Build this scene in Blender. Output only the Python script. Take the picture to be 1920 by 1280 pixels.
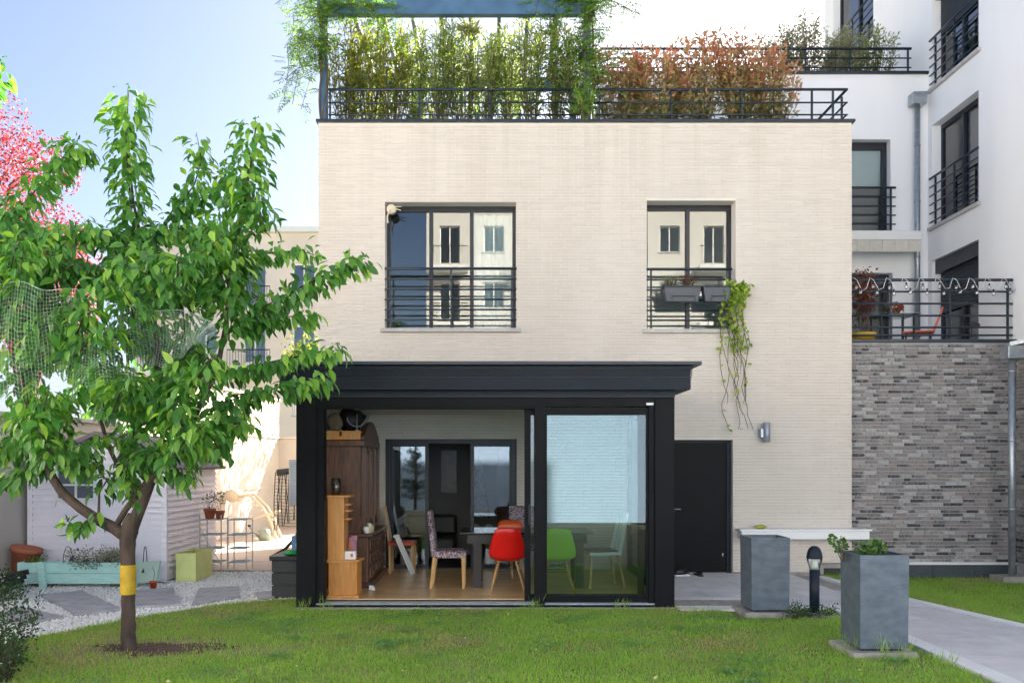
import bpy, math, random
import numpy as np
from mathutils import Vector, Matrix
R = math.radians
rng = np.random.default_rng(7)
random.seed(7)
scene = bpy.context.scene
for _o in list(bpy.data.objects): bpy.data.objects.remove(_o)
C = scene.collection

# ------------------------------------------------------------------ camera, sky, sun, exposure
F, EYE, UC, VC = 1600.0, 1.72, 930.0, 868.0      # focal length in photo pixels, eye height, vanishing point
cam_d = bpy.data.cameras.new('camera'); cam = bpy.data.objects.new('camera', cam_d); C.objects.link(cam)
cam.location = (0, 0, EYE); cam.rotation_euler = (R(90), 0, 0)
cam_d.sensor_width = 36; cam_d.lens = 36 * F / 1920
cam_d.shift_x = (960 - UC) / 1920; cam_d.shift_y = (VC - 640) / 1920
cam_d.clip_end = 3000; scene.camera = cam

SUN_AZ, SUN_EL = 45.0, 33.0                       # to the right of +Y, behind the house
world = bpy.data.worlds.new('World'); scene.world = world; world.use_nodes = True
nt = world.node_tree; nt.nodes.clear()
sky = nt.nodes.new('ShaderNodeTexSky'); sky.sky_type = 'NISHITA'; sky.sun_disc = False
sky.sun_elevation = R(SUN_EL); sky.sun_rotation = R(SUN_AZ)
sky.air_density = 0.62; sky.dust_density = 3.4; sky.ozone_density = 1.0; sky.altitude = 100
bg = nt.nodes.new('ShaderNodeBackground'); bg.inputs['Strength'].default_value = 0.05
wo = nt.nodes.new('ShaderNodeOutputWorld')
nt.links.new(sky.outputs[0], bg.inputs[0]); nt.links.new(bg.outputs[0], wo.inputs[0])
sd = bpy.data.lights.new('sun', 'SUN'); sd.energy = 5.0; sd.angle = R(0.6); sd.color = (1.0, .91, .78)
sun = bpy.data.objects.new('sun', sd); C.objects.link(sun)
_d = Vector((math.sin(R(SUN_AZ)) * math.cos(R(SUN_EL)), math.cos(R(SUN_AZ)) * math.cos(R(SUN_EL)), math.sin(R(SUN_EL))))
sun.rotation_euler = _d.to_track_quat('Z', 'Y').to_euler(); sun.location = _d * 60
vs = scene.view_settings; vs.view_transform = 'Standard'; vs.look = 'None'; vs.exposure = 2.88; vs.gamma = 1.0
vs.use_curve_mapping = False
scene.cycles.max_bounces = 10; scene.cycles.transparent_max_bounces = 24; scene.cycles.use_denoising = True
scene.cycles.sample_clamp_indirect = 8

# ------------------------------------------------------------------ helpers
def P(u, v, Y): return Vector(((u - UC) / F * Y, Y, EYE - (v - VC) / F * Y))
def G(u, v, z=0.0):
    Y = F * (EYE - z) / (v - VC); return Vector(((u - UC) / F * Y, Y, z))
OFF = {}
class MB:
    def __init__(s): s.v = []; s.f = []; s.r = []
    def add(s, vs, fs, r=.5):
        n = len(s.v); s.v += [tuple(p) for p in vs]; s.r += [r] * len(vs)
        s.f += [tuple(i + n for i in f) for f in fs]; return s
    BF = [(0,3,2,1),(4,5,6,7),(0,1,5,4),(1,2,6,5),(2,3,7,6),(3,0,4,7)]
    def box(s, x0, x1, y0, y1, z0, z1, r=.5):
        return s.add([(x0,y0,z0),(x1,y0,z0),(x1,y1,z0),(x0,y1,z0),(x0,y0,z1),(x1,y0,z1),(x1,y1,z1),(x0,y1,z1)], s.BF, r)
    def hexa(s, b, t, r=.5):                      # four bottom and four top corners
        return s.add(list(b) + list(t), s.BF, r)
    def bar(s, p, q, w, h=None, r=.5, up=(0,0,1)):
        p, q = Vector(p), Vector(q); d = (q - p).normalized(); u = Vector(up)
        if abs(d.dot(u)) > .98: u = Vector((0,1,0))
        a = d.cross(u).normalized(); b = a.cross(d).normalized(); h = h or w; a *= w/2; b *= h/2
        return s.add([p-a-b,p+a-b,p+a+b,p-a+b,q-a-b,q+a-b,q+a+b,q-a+b], [(0,1,2,3),(7,6,5,4),(0,4,5,1),(1,5,6,2),(2,6,7,3),(3,7,4,0)], r)
    def tube(s, pts, rad, n=8, r=.5, cap=True):
        pts = [Vector(p) for p in pts]; m = len(pts)
        if not hasattr(rad, '__len__'): rad = [rad] * m
        vs, fs = [], []; a = None
        for i, p in enumerate(pts):
            d = (pts[min(i+1, m-1)] - pts[max(i-1, 0)]).normalized()
            if a is None: a = d.orthogonal().normalized()
            else:
                a = (a - d * a.dot(d)); a = a.normalized() if a.length > 1e-6 else d.orthogonal().normalized()
            b = d.cross(a)
            for k in range(n):
                t = 2 * math.pi * k / n; vs.append(p + (a * math.cos(t) + b * math.sin(t)) * rad[i])
        for i in range(m - 1):
            for k in range(n):
                fs.append((i*n+k, i*n+(k+1) % n, (i+1)*n+(k+1) % n, (i+1)*n+k))
        if cap: fs += [tuple(range(n))[::-1], tuple((m-1)*n + k for k in range(n))]
        return s.add(vs, fs, r)
    def lathe(s, prof, n=16, c=(0,0,0), r=.5):
        vs, fs = [], []; m = len(prof)
        for rr, z in prof:
            for k in range(n):
                t = 2*math.pi*k/n; vs.append((c[0]+rr*math.cos(t), c[1]+rr*math.sin(t), c[2]+z))
        for i in range(m-1):
            for k in range(n): fs.append((i*n+k, i*n+(k+1) % n, (i+1)*n+(k+1) % n, (i+1)*n+k))
        fs += [tuple(range(n))[::-1], tuple((m-1)*n+k for k in range(n))]
        return s.add(vs, fs, r)
    def prism(s, poly, z0, z1, r=.5, f=None):     # poly in x,y; f maps (x,y,z) elsewhere
        f = f or (lambda x, y, z: (x, y, z)); n = len(poly)
        vs = [f(x, y, z0) for x, y in poly] + [f(x, y, z1) for x, y in poly]
        fs = [tuple(range(n))[::-1], tuple(range(n, 2*n))] + [(i, (i+1) % n, n+(i+1) % n, n+i) for i in range(n)]
        return s.add(vs, fs, r)
    def ico(s, c, rad, r=.5, seed=0, amp=.2):     # small lumpy ball
        c = Vector(c); rs = random.Random(seed); vs, fs = [], []
        if not hasattr(rad, '__len__'): rad = (rad,)*3
        n, m = 8, 5
        for i in range(m+1):
            for k in range(n):
                th = math.pi*i/m; ph = 2*math.pi*k/n; q = 1 + amp*(rs.random()-.5) if 0 < i < m else 1
                vs.append(c + Vector((rad[0]*math.sin(th)*math.cos(ph), rad[1]*math.sin(th)*math.sin(ph), rad[2]*math.cos(th)))*q)
        for i in range(m):
            for k in range(n): fs.append(((i+1)*n+k, (i+1)*n+(k+1) % n, i*n+(k+1) % n, i*n+k))
        return s.add(vs, fs, r)
    def mesh(s, name):
        me = bpy.data.meshes.new(name); me.from_pydata(s.v, [], s.f)
        me.attributes.new('rnd', 'FLOAT', 'POINT').data.foreach_set('value', s.r); me.update(); return me
def link(name, me, mat, parent=None, smooth=False, bevel=0):
    if mat is not None and not me.materials: me.materials.append(mat)
    if smooth: me.polygons.foreach_set('use_smooth', [True]*len(me.polygons))
    o = bpy.data.objects.new(name, me); C.objects.link(o)
    if parent is not None:
        o.parent = parent
        if parent.name in OFF: o.matrix_parent_inverse = Matrix.Translation(-OFF[parent.name])
    if bevel:
        b = o.modifiers.new('bevel', 'BEVEL'); b.width = bevel; b.segments = 2; b.limit_method = 'ANGLE'
    return o
def part(name, mb, mat, parent, smooth=False, bevel=0, label=None):
    o = link(name, mb.mesh(name), mat, parent, smooth, bevel)
    if label: o['label'] = label
    return o
def tag(o, label, cat, group=None, kind=None):
    o['label'] = label; o['category'] = cat
    if group: o['group'] = group
    if kind: o['kind'] = kind
    return o
def thing(name, label, cat, loc=(0,0,0), rz=0, group=None, world=True):
    o = bpy.data.objects.new(name, None); C.objects.link(o); o.location = loc; o.rotation_euler = (0, 0, rz)
    o.empty_display_size = .2; tag(o, label, cat, group)
    if world: OFF[o.name] = Vector(loc)
    return o
def solo(name, mb, mat, label, cat, group=None, smooth=False, bevel=0):
    return tag(part(name, mb, mat, None, smooth, bevel), label, cat, group)
def struct(name, mb, mat, smooth=False):
    o = part(name, mb, mat, None, smooth); o['kind'] = 'structure'; return o
def nn(m, t, **k):
    n = m.node_tree.nodes.new(t)
    for a, b in k.items():
        if a in n.inputs: n.inputs[a].default_value = b
        else: setattr(n, a, b)
    return n
def mat(name, col, rough=.6, var=.0, scale=4, bump=0, bscale=60, metal=0, spec=.5, rnd=0, col2=None, stretch=None, coat=0, world=False):
    """principled with a noise blend of two colours, per-piece value shift (rnd) and fine bump"""
    m = bpy.data.materials.new(name); m.use_nodes = True; L = m.node_tree.links.new
    b = m.node_tree.nodes['Principled BSDF']; b.inputs['Roughness'].default_value = rough
    b.inputs['Metallic'].default_value = metal; b.inputs['Specular IOR Level'].default_value = spec
    b.inputs['Coat Weight'].default_value = coat
    tc = nn(m, 'ShaderNodeTexCoord'); src = nn(m, 'ShaderNodeNewGeometry').outputs['Position'] if world else tc.outputs['Object']
    if stretch:
        mp = nn(m, 'ShaderNodeMapping'); mp.inputs['Scale'].default_value = stretch; L(src, mp.inputs[0]); src = mp.outputs[0]
    c2 = col2 or tuple(max(0, x*(1-var)) for x in col)
    mix = nn(m, 'ShaderNodeMix', data_type='RGBA'); mix.inputs[6].default_value = (*col, 1); mix.inputs[7].default_value = (*c2, 1)
    no = nn(m, 'ShaderNodeTexNoise'); no.inputs['Scale'].default_value = scale; no.inputs['Detail'].default_value = 6
    L(src, no.inputs['Vector'])
    mr = nn(m, 'ShaderNodeMapRange'); mr.inputs[1].default_value = .35; mr.inputs[2].default_value = .65
    L(no.outputs[0], mr.inputs[0]); L(mr.outputs[0], mix.inputs[0]); out = mix.outputs[2]
    if rnd:
        at = nn(m, 'ShaderNodeAttribute', attribute_name='rnd'); hs = nn(m, 'ShaderNodeHueSaturation')
        m2 = nn(m, 'ShaderNodeMapRange'); m2.inputs[3].default_value = 1-rnd; m2.inputs[4].default_value = 1+rnd
        L(at.outputs['Fac'], m2.inputs[0]); L(m2.outputs[0], hs.inputs['Value']); L(out, hs.inputs['Color']); out = hs.outputs[0]
    L(out, b.inputs['Base Color'])
    if bump:
        n2 = nn(m, 'ShaderNodeTexNoise'); n2.inputs['Scale'].default_value = bscale; n2.inputs['Detail'].default_value = 4
        L(src, n2.inputs['Vector'])
        bp = nn(m, 'ShaderNodeBump'); bp.inputs['Strength'].default_value = bump; bp.inputs['Distance'].default_value = .01
        L(n2.outputs[0], bp.inputs['Height']); L(bp.outputs[0], b.inputs['Normal'])
    return m
def ramp_mat(name, stops, rough=.8, bump=.4, bscale=60, nscale=30, namt=.35, spec=.3):
    """colour picked per piece from a ramp by rnd, broken up by noise"""
    m = mat(name, (.5,.5,.5), rough, bump=bump, bscale=bscale, spec=spec); L = m.node_tree.links.new
    b = m.node_tree.nodes['Principled BSDF']; at = nn(m, 'ShaderNodeAttribute', attribute_name='rnd')
    ge = nn(m, 'ShaderNodeNewGeometry'); no = nn(m, 'ShaderNodeTexNoise'); no.inputs['Scale'].default_value = nscale; no.inputs['Detail'].default_value = 5
    L(ge.outputs['Position'], no.inputs['Vector'])
    ma = nn(m, 'ShaderNodeMath', operation='MULTIPLY_ADD'); ma.inputs[1].default_value = namt; ma.inputs[2].default_value = -namt/2
    L(no.outputs[0], ma.inputs[0]); ad = nn(m, 'ShaderNodeMath', operation='ADD'); L(ma.outputs[0], ad.inputs[0]); L(at.outputs['Fac'], ad.inputs[1])
    cr = nn(m, 'ShaderNodeValToRGB'); e = cr.color_ramp.elements
    while len(e) < len(stops): e.new(.5)
    for el, (p, c) in zip(e, stops): el.position = p; el.color = (*c, 1)
    L(ad.outputs[0], cr.inputs[0]); L(cr.outputs[0], b.inputs['Base Color']); return m
def leaf_mat(name, c0, c1, trans=.35, rough=.45, cm=None, tcol=None, spec=.4):
    m = bpy.data.materials.new(name); m.use_nodes = True; L = m.node_tree.links.new
    b = m.node_tree.nodes['Principled BSDF']; b.inputs['Roughness'].default_value = rough; b.inputs['Specular IOR Level'].default_value = spec
    at = nn(m, 'ShaderNodeAttribute', attribute_name='rnd'); cr = nn(m, 'ShaderNodeValToRGB'); e = cr.color_ramp.elements
    e[0].color = (*c0, 1); e[1].color = (*c1, 1)
    if cm: q = e.new(.5); q.color = (*cm, 1)
    L(at.outputs['Fac'], cr.inputs[0]); L(cr.outputs[0], b.inputs['Base Color'])
    tr = nn(m, 'ShaderNodeBsdfTranslucent'); mx = nn(m, 'ShaderNodeMixShader'); mx.inputs[0].default_value = trans
    hs = nn(m, 'ShaderNodeHueSaturation'); hs.inputs['Value'].default_value = 1.5; hs.inputs['Saturation'].default_value = 1.1
    L(cr.outputs[0], hs.inputs['Color']); L(hs.outputs[0], tr.inputs[0])
    out = m.node_tree.nodes['Material Output']
    L(b.outputs[0], mx.inputs[1]); L(tr.outputs[0], mx.inputs[2]); L(mx.outputs[0], out.inputs[0]); return m
def glass_mat(name, refl=.25, tint=(1,1,1), rough=.0):
    """thin pane: transparent with a mirror share that grows at grazing angles"""
    m = bpy.data.materials.new(name); m.use_nodes = True; L = m.node_tree.links.new
    m.node_tree.nodes.remove(m.node_tree.nodes['Principled BSDF'])
    t = nn(m, 'ShaderNodeBsdfTransparent'); t.inputs[0].default_value = (*tint, 1)
    g = nn(m, 'ShaderNodeBsdfGlossy'); g.inputs['Roughness'].default_value = rough
    fr = nn(m, 'ShaderNodeLayerWeight'); fr.inputs[0].default_value = .25
    mr = nn(m, 'ShaderNodeMapRange'); mr.inputs[3].default_value = refl; mr.inputs[4].default_value = 1
    L(fr.outputs['Fresnel'], mr.inputs[0]); mx = nn(m, 'ShaderNodeMixShader')
    L(mr.outputs[0], mx.inputs[0]); L(t.outputs[0], mx.inputs[1]); L(g.outputs[0], mx.inputs[2])
    L(mx.outputs[0], m.node_tree.nodes['Material Output'].inputs[0]); return m

# ------------------------------------------------------------------ leaf machinery (numpy)
TPL = {
 'leaf': (np.array([(0,0,0),(.33,0,-.02),(.68,0,-.07),(1,0,-.2),(.14,.30,.03),(.42,.5,.06),(.74,.33,-.02),(.14,-.30,.03),(.42,-.5,.06),(.74,-.33,-.02)]),
          [(0,1,4),(1,5,4),(1,2,6,5),(2,3,6),(0,7,1),(1,7,8),(1,8,9,2),(2,9,3)]),
 'diamond': (np.array([(0,0,0),(.5,.5,.08),(1,0,-.08),(.5,-.5,.08)]), [(0,2,1),(0,3,2)]),
 'blade': (np.array([(0,.5,0),(0,-.5,0),(.55,.36,.05),(.55,-.36,.05),(1,0,.22)]), [(0,1,3,2),(2,3,4)]),
 'round': (np.array([(0,0,0),(.15,.45,.08),(.6,.55,.1),(.95,.22,0),(.95,-.22,0),(.6,-.55,.1),(.15,-.45,.08),(.5,0,-.03)]),
           [(0,7,1),(1,7,2),(2,7,3),(3,7,4),(4,7,5),(5,7,6),(6,7,0)]),
}
_v, _f = [], []
for i in range(5):                                  # pinnate leaf: pairs of leaflets on a stalk
    t = .12 + i*.19
    for sgn in (1, -1):
        n = len(_v); _v += [(t,0,0),(t+.10,sgn*.28,.03),(t+.16,sgn*.62,-.04),(t+.02,sgn*.34,.0)]; _f += [(n,n+1,n+2),(n,n+2,n+3)]
n = len(_v); _v += [(.9,0,0),(1.05,.12,0),(1.25,0,-.05),(1.05,-.12,0)]; _f += [(n,n+1,n+2),(n,n+2,n+3)]
TPL['pinnate'] = (np.array(_v), _f)
def nrmz(a): return a / np.maximum(np.linalg.norm(a, axis=1, keepdims=True), 1e-9)
def frames(axis, nrm):
    axis = nrmz(axis); side = nrmz(np.cross(nrm, axis)); return axis, side, np.cross(axis, side)
def leaf_mesh(name, pos, axis, nrm, L, Wd, rnd, tpl):
    tv, tf = TPL[tpl]; axis, side, n = frames(axis, nrm); N, K = len(pos), len(tv)
    L = np.broadcast_to(L, N)[:, None, None]; Wd = np.broadcast_to(Wd, N)[:, None, None]
    V = pos[:, None] + axis[:, None]*tv[None, :, :1]*L + side[:, None]*tv[None, :, 1:2]*Wd + n[:, None]*tv[None, :, 2:]*L
    sizes = np.array([len(f) for f in tf]); flat = np.concatenate([np.array(f) for f in tf])
    loops = (flat[None] + np.arange(N)[:, None]*K).ravel(); tot = np.tile(sizes, N); st = np.concatenate([[0], np.cumsum(tot)[:-1]])
    me = bpy.data.meshes.new(name); me.vertices.add(N*K); me.vertices.foreach_set('co', V.ravel())
    me.loops.add(len(loops)); me.loops.foreach_set('vertex_index', loops)
    me.polygons.add(len(tot)); me.polygons.foreach_set('loop_start', st); me.polygons.foreach_set('loop_total', tot)
    me.attributes.new('rnd', 'FLOAT', 'POINT').data.foreach_set('value', np.repeat(np.clip(rnd, 0, 1), K)); me.update(calc_edges=True); return me
def along(poly, ds):                                # points and directions every ds along a polyline
    poly = np.array([tuple(p) for p in poly], float); seg = np.linalg.norm(np.diff(poly, axis=0), axis=1); cum = np.concatenate([[0], np.cumsum(seg)])
    s = np.arange(0, cum[-1], ds); out = np.stack([np.interp(s, cum, poly[:, k]) for k in range(3)], 1)
    i = np.clip(np.searchsorted(cum, s, 'right')-1, 0, len(seg)-1); return out, nrmz(np.diff(poly, axis=0)[i]), s/cum[-1]
def shrub(name, label, cat, base, h, rad, ns, nl, L, Wd, lm, sm, tpl='diamond', group=None, lean=(0,0), bottom=.2, up=.4, droop=0., seed=1, sr=.008, spread=.5, rtop=None, flower=None, clump=.05):
    """stems fanning out of one foot, leaves in tufts along them"""
    g = np.random.default_rng(seed); t = thing(name, label, cat, base, 0, group); b = np.array(base, float); mb = MB(); pp, aa, tt = [], [], []
    for i in range(ns):
        a = g.uniform(0, 2*math.pi); q = rad*math.sqrt(g.uniform(0, 1)); hh = h*g.uniform(.65, 1.0)*(1-.25*(q/rad)**2)
        e = b + np.array([math.cos(a)*q + lean[0], math.sin(a)*q + lean[1], hh]); f = b + np.array([math.cos(a), math.sin(a), 0])*q*spread*.6
        mid = (f+e)/2 + np.array([math.cos(a), math.sin(a), 0])*q*.25 + g.normal(0, .03, 3)*h
        ts = np.linspace(0, 1, 6)[:, None]; poly = (1-ts)**2*f + 2*ts*(1-ts)*mid + ts**2*e
        mb.tube(poly, list(np.linspace(sr, sr*.35, 6)), 5, g.uniform(0, 1), cap=False)
        m = max(1, int(nl/ns)); s = bottom + (1-bottom)*g.uniform(0, 1, m)**.8
        idx = s*5; k = np.clip(idx.astype(int), 0, 4); fr = (idx-k)[:, None]; pt = poly[k]*(1-fr) + poly[k+1]*fr
        d = nrmz(g.normal(0, 1, (m, 3))); pp.append(pt + d*clump*g.uniform(.2, 1, (m, 1))); ax = d + np.array([0, 0, up-droop]) + g.normal(0, .25, (m, 3)); aa.append(ax)
        tt.append(np.clip(.15 + .55*s + g.normal(0, .16, m), 0, 1))
    pp, aa, tt = np.concatenate(pp), np.concatenate(aa), np.concatenate(tt); N = len(pp)
    part('stem', mb, sm, t, True)
    pp[:, 2] = np.maximum(pp[:, 2], b[2]+.02)
    me = leaf_mesh('foliage', pp, aa, g.normal(0, .6, (N, 3)) + np.array([0, -.3, 1]), L*g.uniform(.6, 1.15, N), Wd*g.uniform(.7, 1.15, N), tt, tpl)
    o = link('foliage', me, lm, t); o['kind'] = 'stuff'
    if flower:
        fm, nf, fs = flower; k = g.choice(N, nf, replace=False)
        me = leaf_mesh('blossom', np.repeat(pp[k], 5, 0), nrmz(g.normal(0, 1, (nf*5, 3)) + [0, -.4, .8]), g.normal(0, 1, (nf*5, 3)), fs, fs*.8, g.uniform(0, 1, nf*5), 'round')
        o = link('blossom', me, fm, t); o['kind'] = 'stuff'
    return t
def rects(x0, x1, z0, z1, holes):                    # wall rectangle minus holes -> rectangles
    xs = sorted({x0, x1, *[h[0] for h in holes], *[h[1] for h in holes]}); xs = [x for x in xs if x0 <= x <= x1]; out = []
    for a, b in zip(xs[:-1], xs[1:]):
        cuts = sorted((h[2], h[3]) for h in holes if h[0] <= a and h[1] >= b); z = z0
        for c0, c1 in cuts:
            if c0 > z: out.append((a, b, z, c0))
            z = max(z, c1)
        if z < z1: out.append((a, b, z, z1))
    return out

# ------------------------------------------------------------------ materials
m_brick = mat('cream_brick', (.645,.590,.525), .8, .05, .9, bump=.2, bscale=90, rnd=.035, col2=(.60,.545,.48), stretch=(2.2,2.2,.45), world=True)
_L = m_brick.node_tree.links.new; _b = m_brick.node_tree.nodes['Principled BSDF']; _c = _b.inputs['Base Color'].links[0].from_socket   # rain streaks below the coping
_ge = nn(m_brick, 'ShaderNodeNewGeometry'); _mp = nn(m_brick, 'ShaderNodeMapping'); _mp.inputs['Scale'].default_value = (7, 7, .22); _L(_ge.outputs['Position'], _mp.inputs[0])
_no = nn(m_brick, 'ShaderNodeTexNoise'); _no.inputs['Scale'].default_value = 1; _no.inputs['Detail'].default_value = 5; _L(_mp.outputs[0], _no.inputs['Vector'])
_a = nn(m_brick, 'ShaderNodeMapRange'); _a.inputs[1].default_value = .48; _a.inputs[2].default_value = .75; _L(_no.outputs[0], _a.inputs[0])
_sp = nn(m_brick, 'ShaderNodeSeparateXYZ'); _L(_ge.outputs['Position'], _sp.inputs[0])
_z = nn(m_brick, 'ShaderNodeMapRange'); _z.inputs[1].default_value = 4.5; _z.inputs[2].default_value = 7.1; _z.inputs[3].default_value = .15; _L(_sp.outputs[2], _z.inputs[0])
_mu = nn(m_brick, 'ShaderNodeMath', operation='MULTIPLY'); _L(_a.outputs[0], _mu.inputs[0]); _L(_z.outputs[0], _mu.inputs[1])
_mx = nn(m_brick, 'ShaderNodeMix', data_type='RGBA'); _mx.inputs[7].default_value = (.555,.50,.425,1); _L(_mu.outputs[0], _mx.inputs[0]); _L(_c, _mx.inputs[6]); _L(_mx.outputs[2], _b.inputs['Base Color'])
m_mortar = mat('pale_mortar', (.735,.68,.615), .9, .06, 5, bump=.3, bscale=120)
m_dbrick = ramp_mat('wirecut_brick', [(0,(.045,.046,.052)),(.08,(.07,.07,.076)),(.18,(.19,.18,.18)),(.42,(.23,.215,.208)),(.60,(.235,.20,.186)),(.76,(.28,.265,.257)),(1,(.40,.39,.38))], .85, .7, 70, 24, .62)
m_dmortar = mat('grey_mortar', (.42,.42,.43), .9, .2, 10, bump=.4, bscale=100)
m_white = mat('white_render', (.88,.88,.88), .85, .04, .7, bump=.12, bscale=140, col2=(.83,.83,.83), stretch=(1.6,1.6,.3), world=True)
m_whitein = mat('white_panel', (.74,.74,.72), .6, .04, 2)
m_anth = mat('anthracite_metal', (.0045,.0055,.0075), .55, .2, 3, bump=.05, bscale=300, spec=.16)
m_anth2 = mat('anthracite_cap', (.008,.016,.029), .5, .2, 3, bump=.05, bscale=300, spec=.3)
m_rail = mat('blue_grey_paint', (.012,.025,.042), .38, .2, 6, spec=.5)
m_perg = mat('pergola_paint', (.06,.14,.25), .45, .25, 5)
m_frame = mat('window_frame_paint', (.012,.016,.026), .4, .2, 5)
m_sill = mat('stone_sill', (.50,.48,.46), .7, .15, 8, bump=.2, bscale=60)
m_glass = glass_mat('window_glass', .085, (.80,.86,.86))
m_glass_v = glass_mat('veranda_glass', .031, (.87,.93,.92))
m_glass_w = glass_mat('sky_window_glass', .2, (.8,.86,.86))
m_glass_c = glass_mat('clear_glass', .08, (.9,.96,.94))
m_gtop = glass_mat('table_glass', .35, (.45,.75,.68))
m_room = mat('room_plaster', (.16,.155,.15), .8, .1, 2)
m_roomw = mat('pale_room_wall', (.7,.62,.45), .8, .05, 2)
m_curtain = mat('sheer_curtain', (.75,.76,.76), .8, .05, 6)
m_zinc = mat('galvanised_zinc', (.42,.46,.50), .38, .25, 14, metal=.65, bump=.05, bscale=40)
m_slab = mat('concrete_slab', (.62,.61,.60), .75, .16, 3, bump=.15, bscale=120, rnd=.09, world=True)
m_kerb = mat('pale_kerb', (.72,.72,.71), .75, .12, 4, bump=.15, bscale=100, rnd=.05)
m_deck = mat('deck_board', (.50,.40,.33), .7, .2, 4, bump=.15, bscale=50, rnd=.08, stretch=(1,6,1), world=True)
m_flag = mat('slate_flagstone', (.30,.295,.30), .7, .4, 5, bump=.5, bscale=14, rnd=.1, col2=(.42,.40,.39))
m_gravel = ramp_mat('white_gravel', [(0,(.42,.38,.34)),(.22,(.74,.71,.67)),(.6,(.86,.85,.83)),(1,(.90,.89,.87))], .7, .2, 80, 30, .1)
m_soil = mat('soil', (.085,.06,.04), .95, .4, 12, bump=.8, bscale=40)
m_slate = mat('slate_planter', (.085,.11,.14), .5, .0, 6, bump=.5, bscale=38, col2=(.125,.155,.19), stretch=(1.2,1.2,2.2), spec=.4)
m_conc = mat('rough_concrete', (.38,.36,.32), .85, .3, 8, bump=.4, bscale=50)
m_shed = mat('lilac_cladding', (.84,.79,.84), .65, .05, 4, bump=.1, bscale=60, rnd=.03)
m_roof = mat('shed_roof_felt', (.20,.18,.18), .85, .2, 10, bump=.4, bscale=60)
m_mint = mat('mint_paint', (.55,.86,.80), .6, .14, 7, bump=.25, bscale=30, col2=(.47,.76,.70), stretch=(1,4,4))
m_lime = mat('lime_paint', (.66,.70,.26), .6, .1, 5, bump=.1, bscale=60)
m_terra = mat('terracotta', (.46,.13,.06), .75, .2, 7, bump=.2, bscale=60)
m_redpot = mat('red_plastic', (.50,.055,.02), .45, .1, 5)
m_wire = mat('pale_wire', (.50,.56,.56), .45, .1, 8, metal=.3)
m_bark = mat('cherry_bark', (.095,.062,.045), .8, .0, 5, bump=.9, bscale=30, col2=(.045,.030,.022), stretch=(2.2,2.2,1))
m_band = mat('sticky_yellow_band', (.62,.40,.012), .5, .4, 9, col2=(.42,.25,.006), bump=.3, bscale=50)
m_twig = mat('twig', (.12,.085,.05), .8, .3, 8)
m_black = mat('black_plastic', (.012,.012,.013), .45, .2, 8)
m_dgrey = mat('charcoal_resin', (.028,.030,.034), .55, .2, 6, bump=.15, bscale=40)
m_cream = mat('cream_plastic', (.70,.60,.44), .5, .06, 5)
m_plaster = mat('boundary_plaster', (.50,.45,.40), .85, .12, 1.2, bump=.2, bscale=60)
m_pine = mat('pine_veneer', (.66,.30,.075), .4, .25, 5, col2=(.54,.22,.05), stretch=(9,9,1))
m_walnut = mat('dark_oak', (.15,.07,.038), .38, .4, 5, col2=(.06,.026,.015), stretch=(8,8,1), bump=.15, bscale=30)
m_wenge = mat('wenge', (.028,.018,.014), .4, .3, 5, stretch=(6,6,1))
m_beech = mat('beech_leg', (.55,.33,.13), .4, .15, 8, stretch=(6,6,1))
m_parq = mat('oak_parquet', (.74,.47,.22), .28, .2, 5, rnd=.2, stretch=(3,14,1), world=True)
m_red = mat('red_shell_plastic', (.66,.008,.006), .32)
m_orange = mat('orange_shell_plastic', (.75,.10,.02), .32)
m_green = mat('green_shell_plastic', (.26,.55,.03), .32)
m_whitep = mat('white_paint', (.78,.78,.76), .45)
m_grass = leaf_mat('grass_blade', (.46,.40,.16), (.36,.56,.09), .3, .6, cm=(.19,.38,.055), spec=.2)
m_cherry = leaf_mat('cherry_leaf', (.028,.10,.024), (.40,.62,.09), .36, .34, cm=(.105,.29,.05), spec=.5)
m_photinia = leaf_mat('photinia_leaf', (.13,.20,.06), (.74,.22,.15), .38, .4, cm=(.42,.32,.15))
m_olean = leaf_mat('oleander_leaf', (.12,.17,.045), (.40,.46,.12), .5, .5, cm=(.22,.29,.08))
m_gold = leaf_mat('sun_tinted_yellow_leaf', (.11,.15,.03), (.34,.36,.06), .5, .5)  # yellow leaf; on the left oleanders the sun's glow is put into the colour
m_wist = leaf_mat('wisteria_leaf', (.09,.20,.035), (.30,.44,.08), .4, .5, cm=(.17,.31,.055))
m_olive = leaf_mat('olive_leaf', (.16,.18,.085), (.38,.38,.22), .35, .5)
m_shrub = leaf_mat('dark_shrub_leaf', (.016,.04,.014), (.06,.13,.035), .25, .5)
m_ivy = leaf_mat('ivy_leaf', (.16,.27,.03), (.40,.52,.07), .4, .5)
m_geran = leaf_mat('geranium_leaf', (.03,.085,.02), (.10,.20,.045), .3, .5)
m_plum = leaf_mat('plum_leaf', (.13,.018,.022), (.42,.10,.09), .35, .45, cm=(.26,.04,.045))
m_maple = leaf_mat('maple_leaf', (.06,.022,.018), (.26,.075,.045), .3, .5)
m_fgreen = leaf_mat('far_leaf', (.05,.09,.02), (.26,.30,.05), .4, .5)
m_pinen = leaf_mat('pine_needle', (.012,.032,.018), (.04,.085,.035), .2, .6)
m_wflower = leaf_mat('white_petal', (.75,.75,.72), (.85,.84,.8), .3, .6)
m_pflower = leaf_mat('purple_petal', (.05,.025,.14), (.13,.05,.22), .2, .6)
m_rflower = leaf_mat('red_petal', (.40,.01,.02), (.60,.02,.03), .2, .5)
m_cflower = leaf_mat('cream_blossom', (.62,.58,.46), (.74,.70,.58), .3, .6)
m_net = mat('net_string', (.48,.56,.50), .6)

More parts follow.
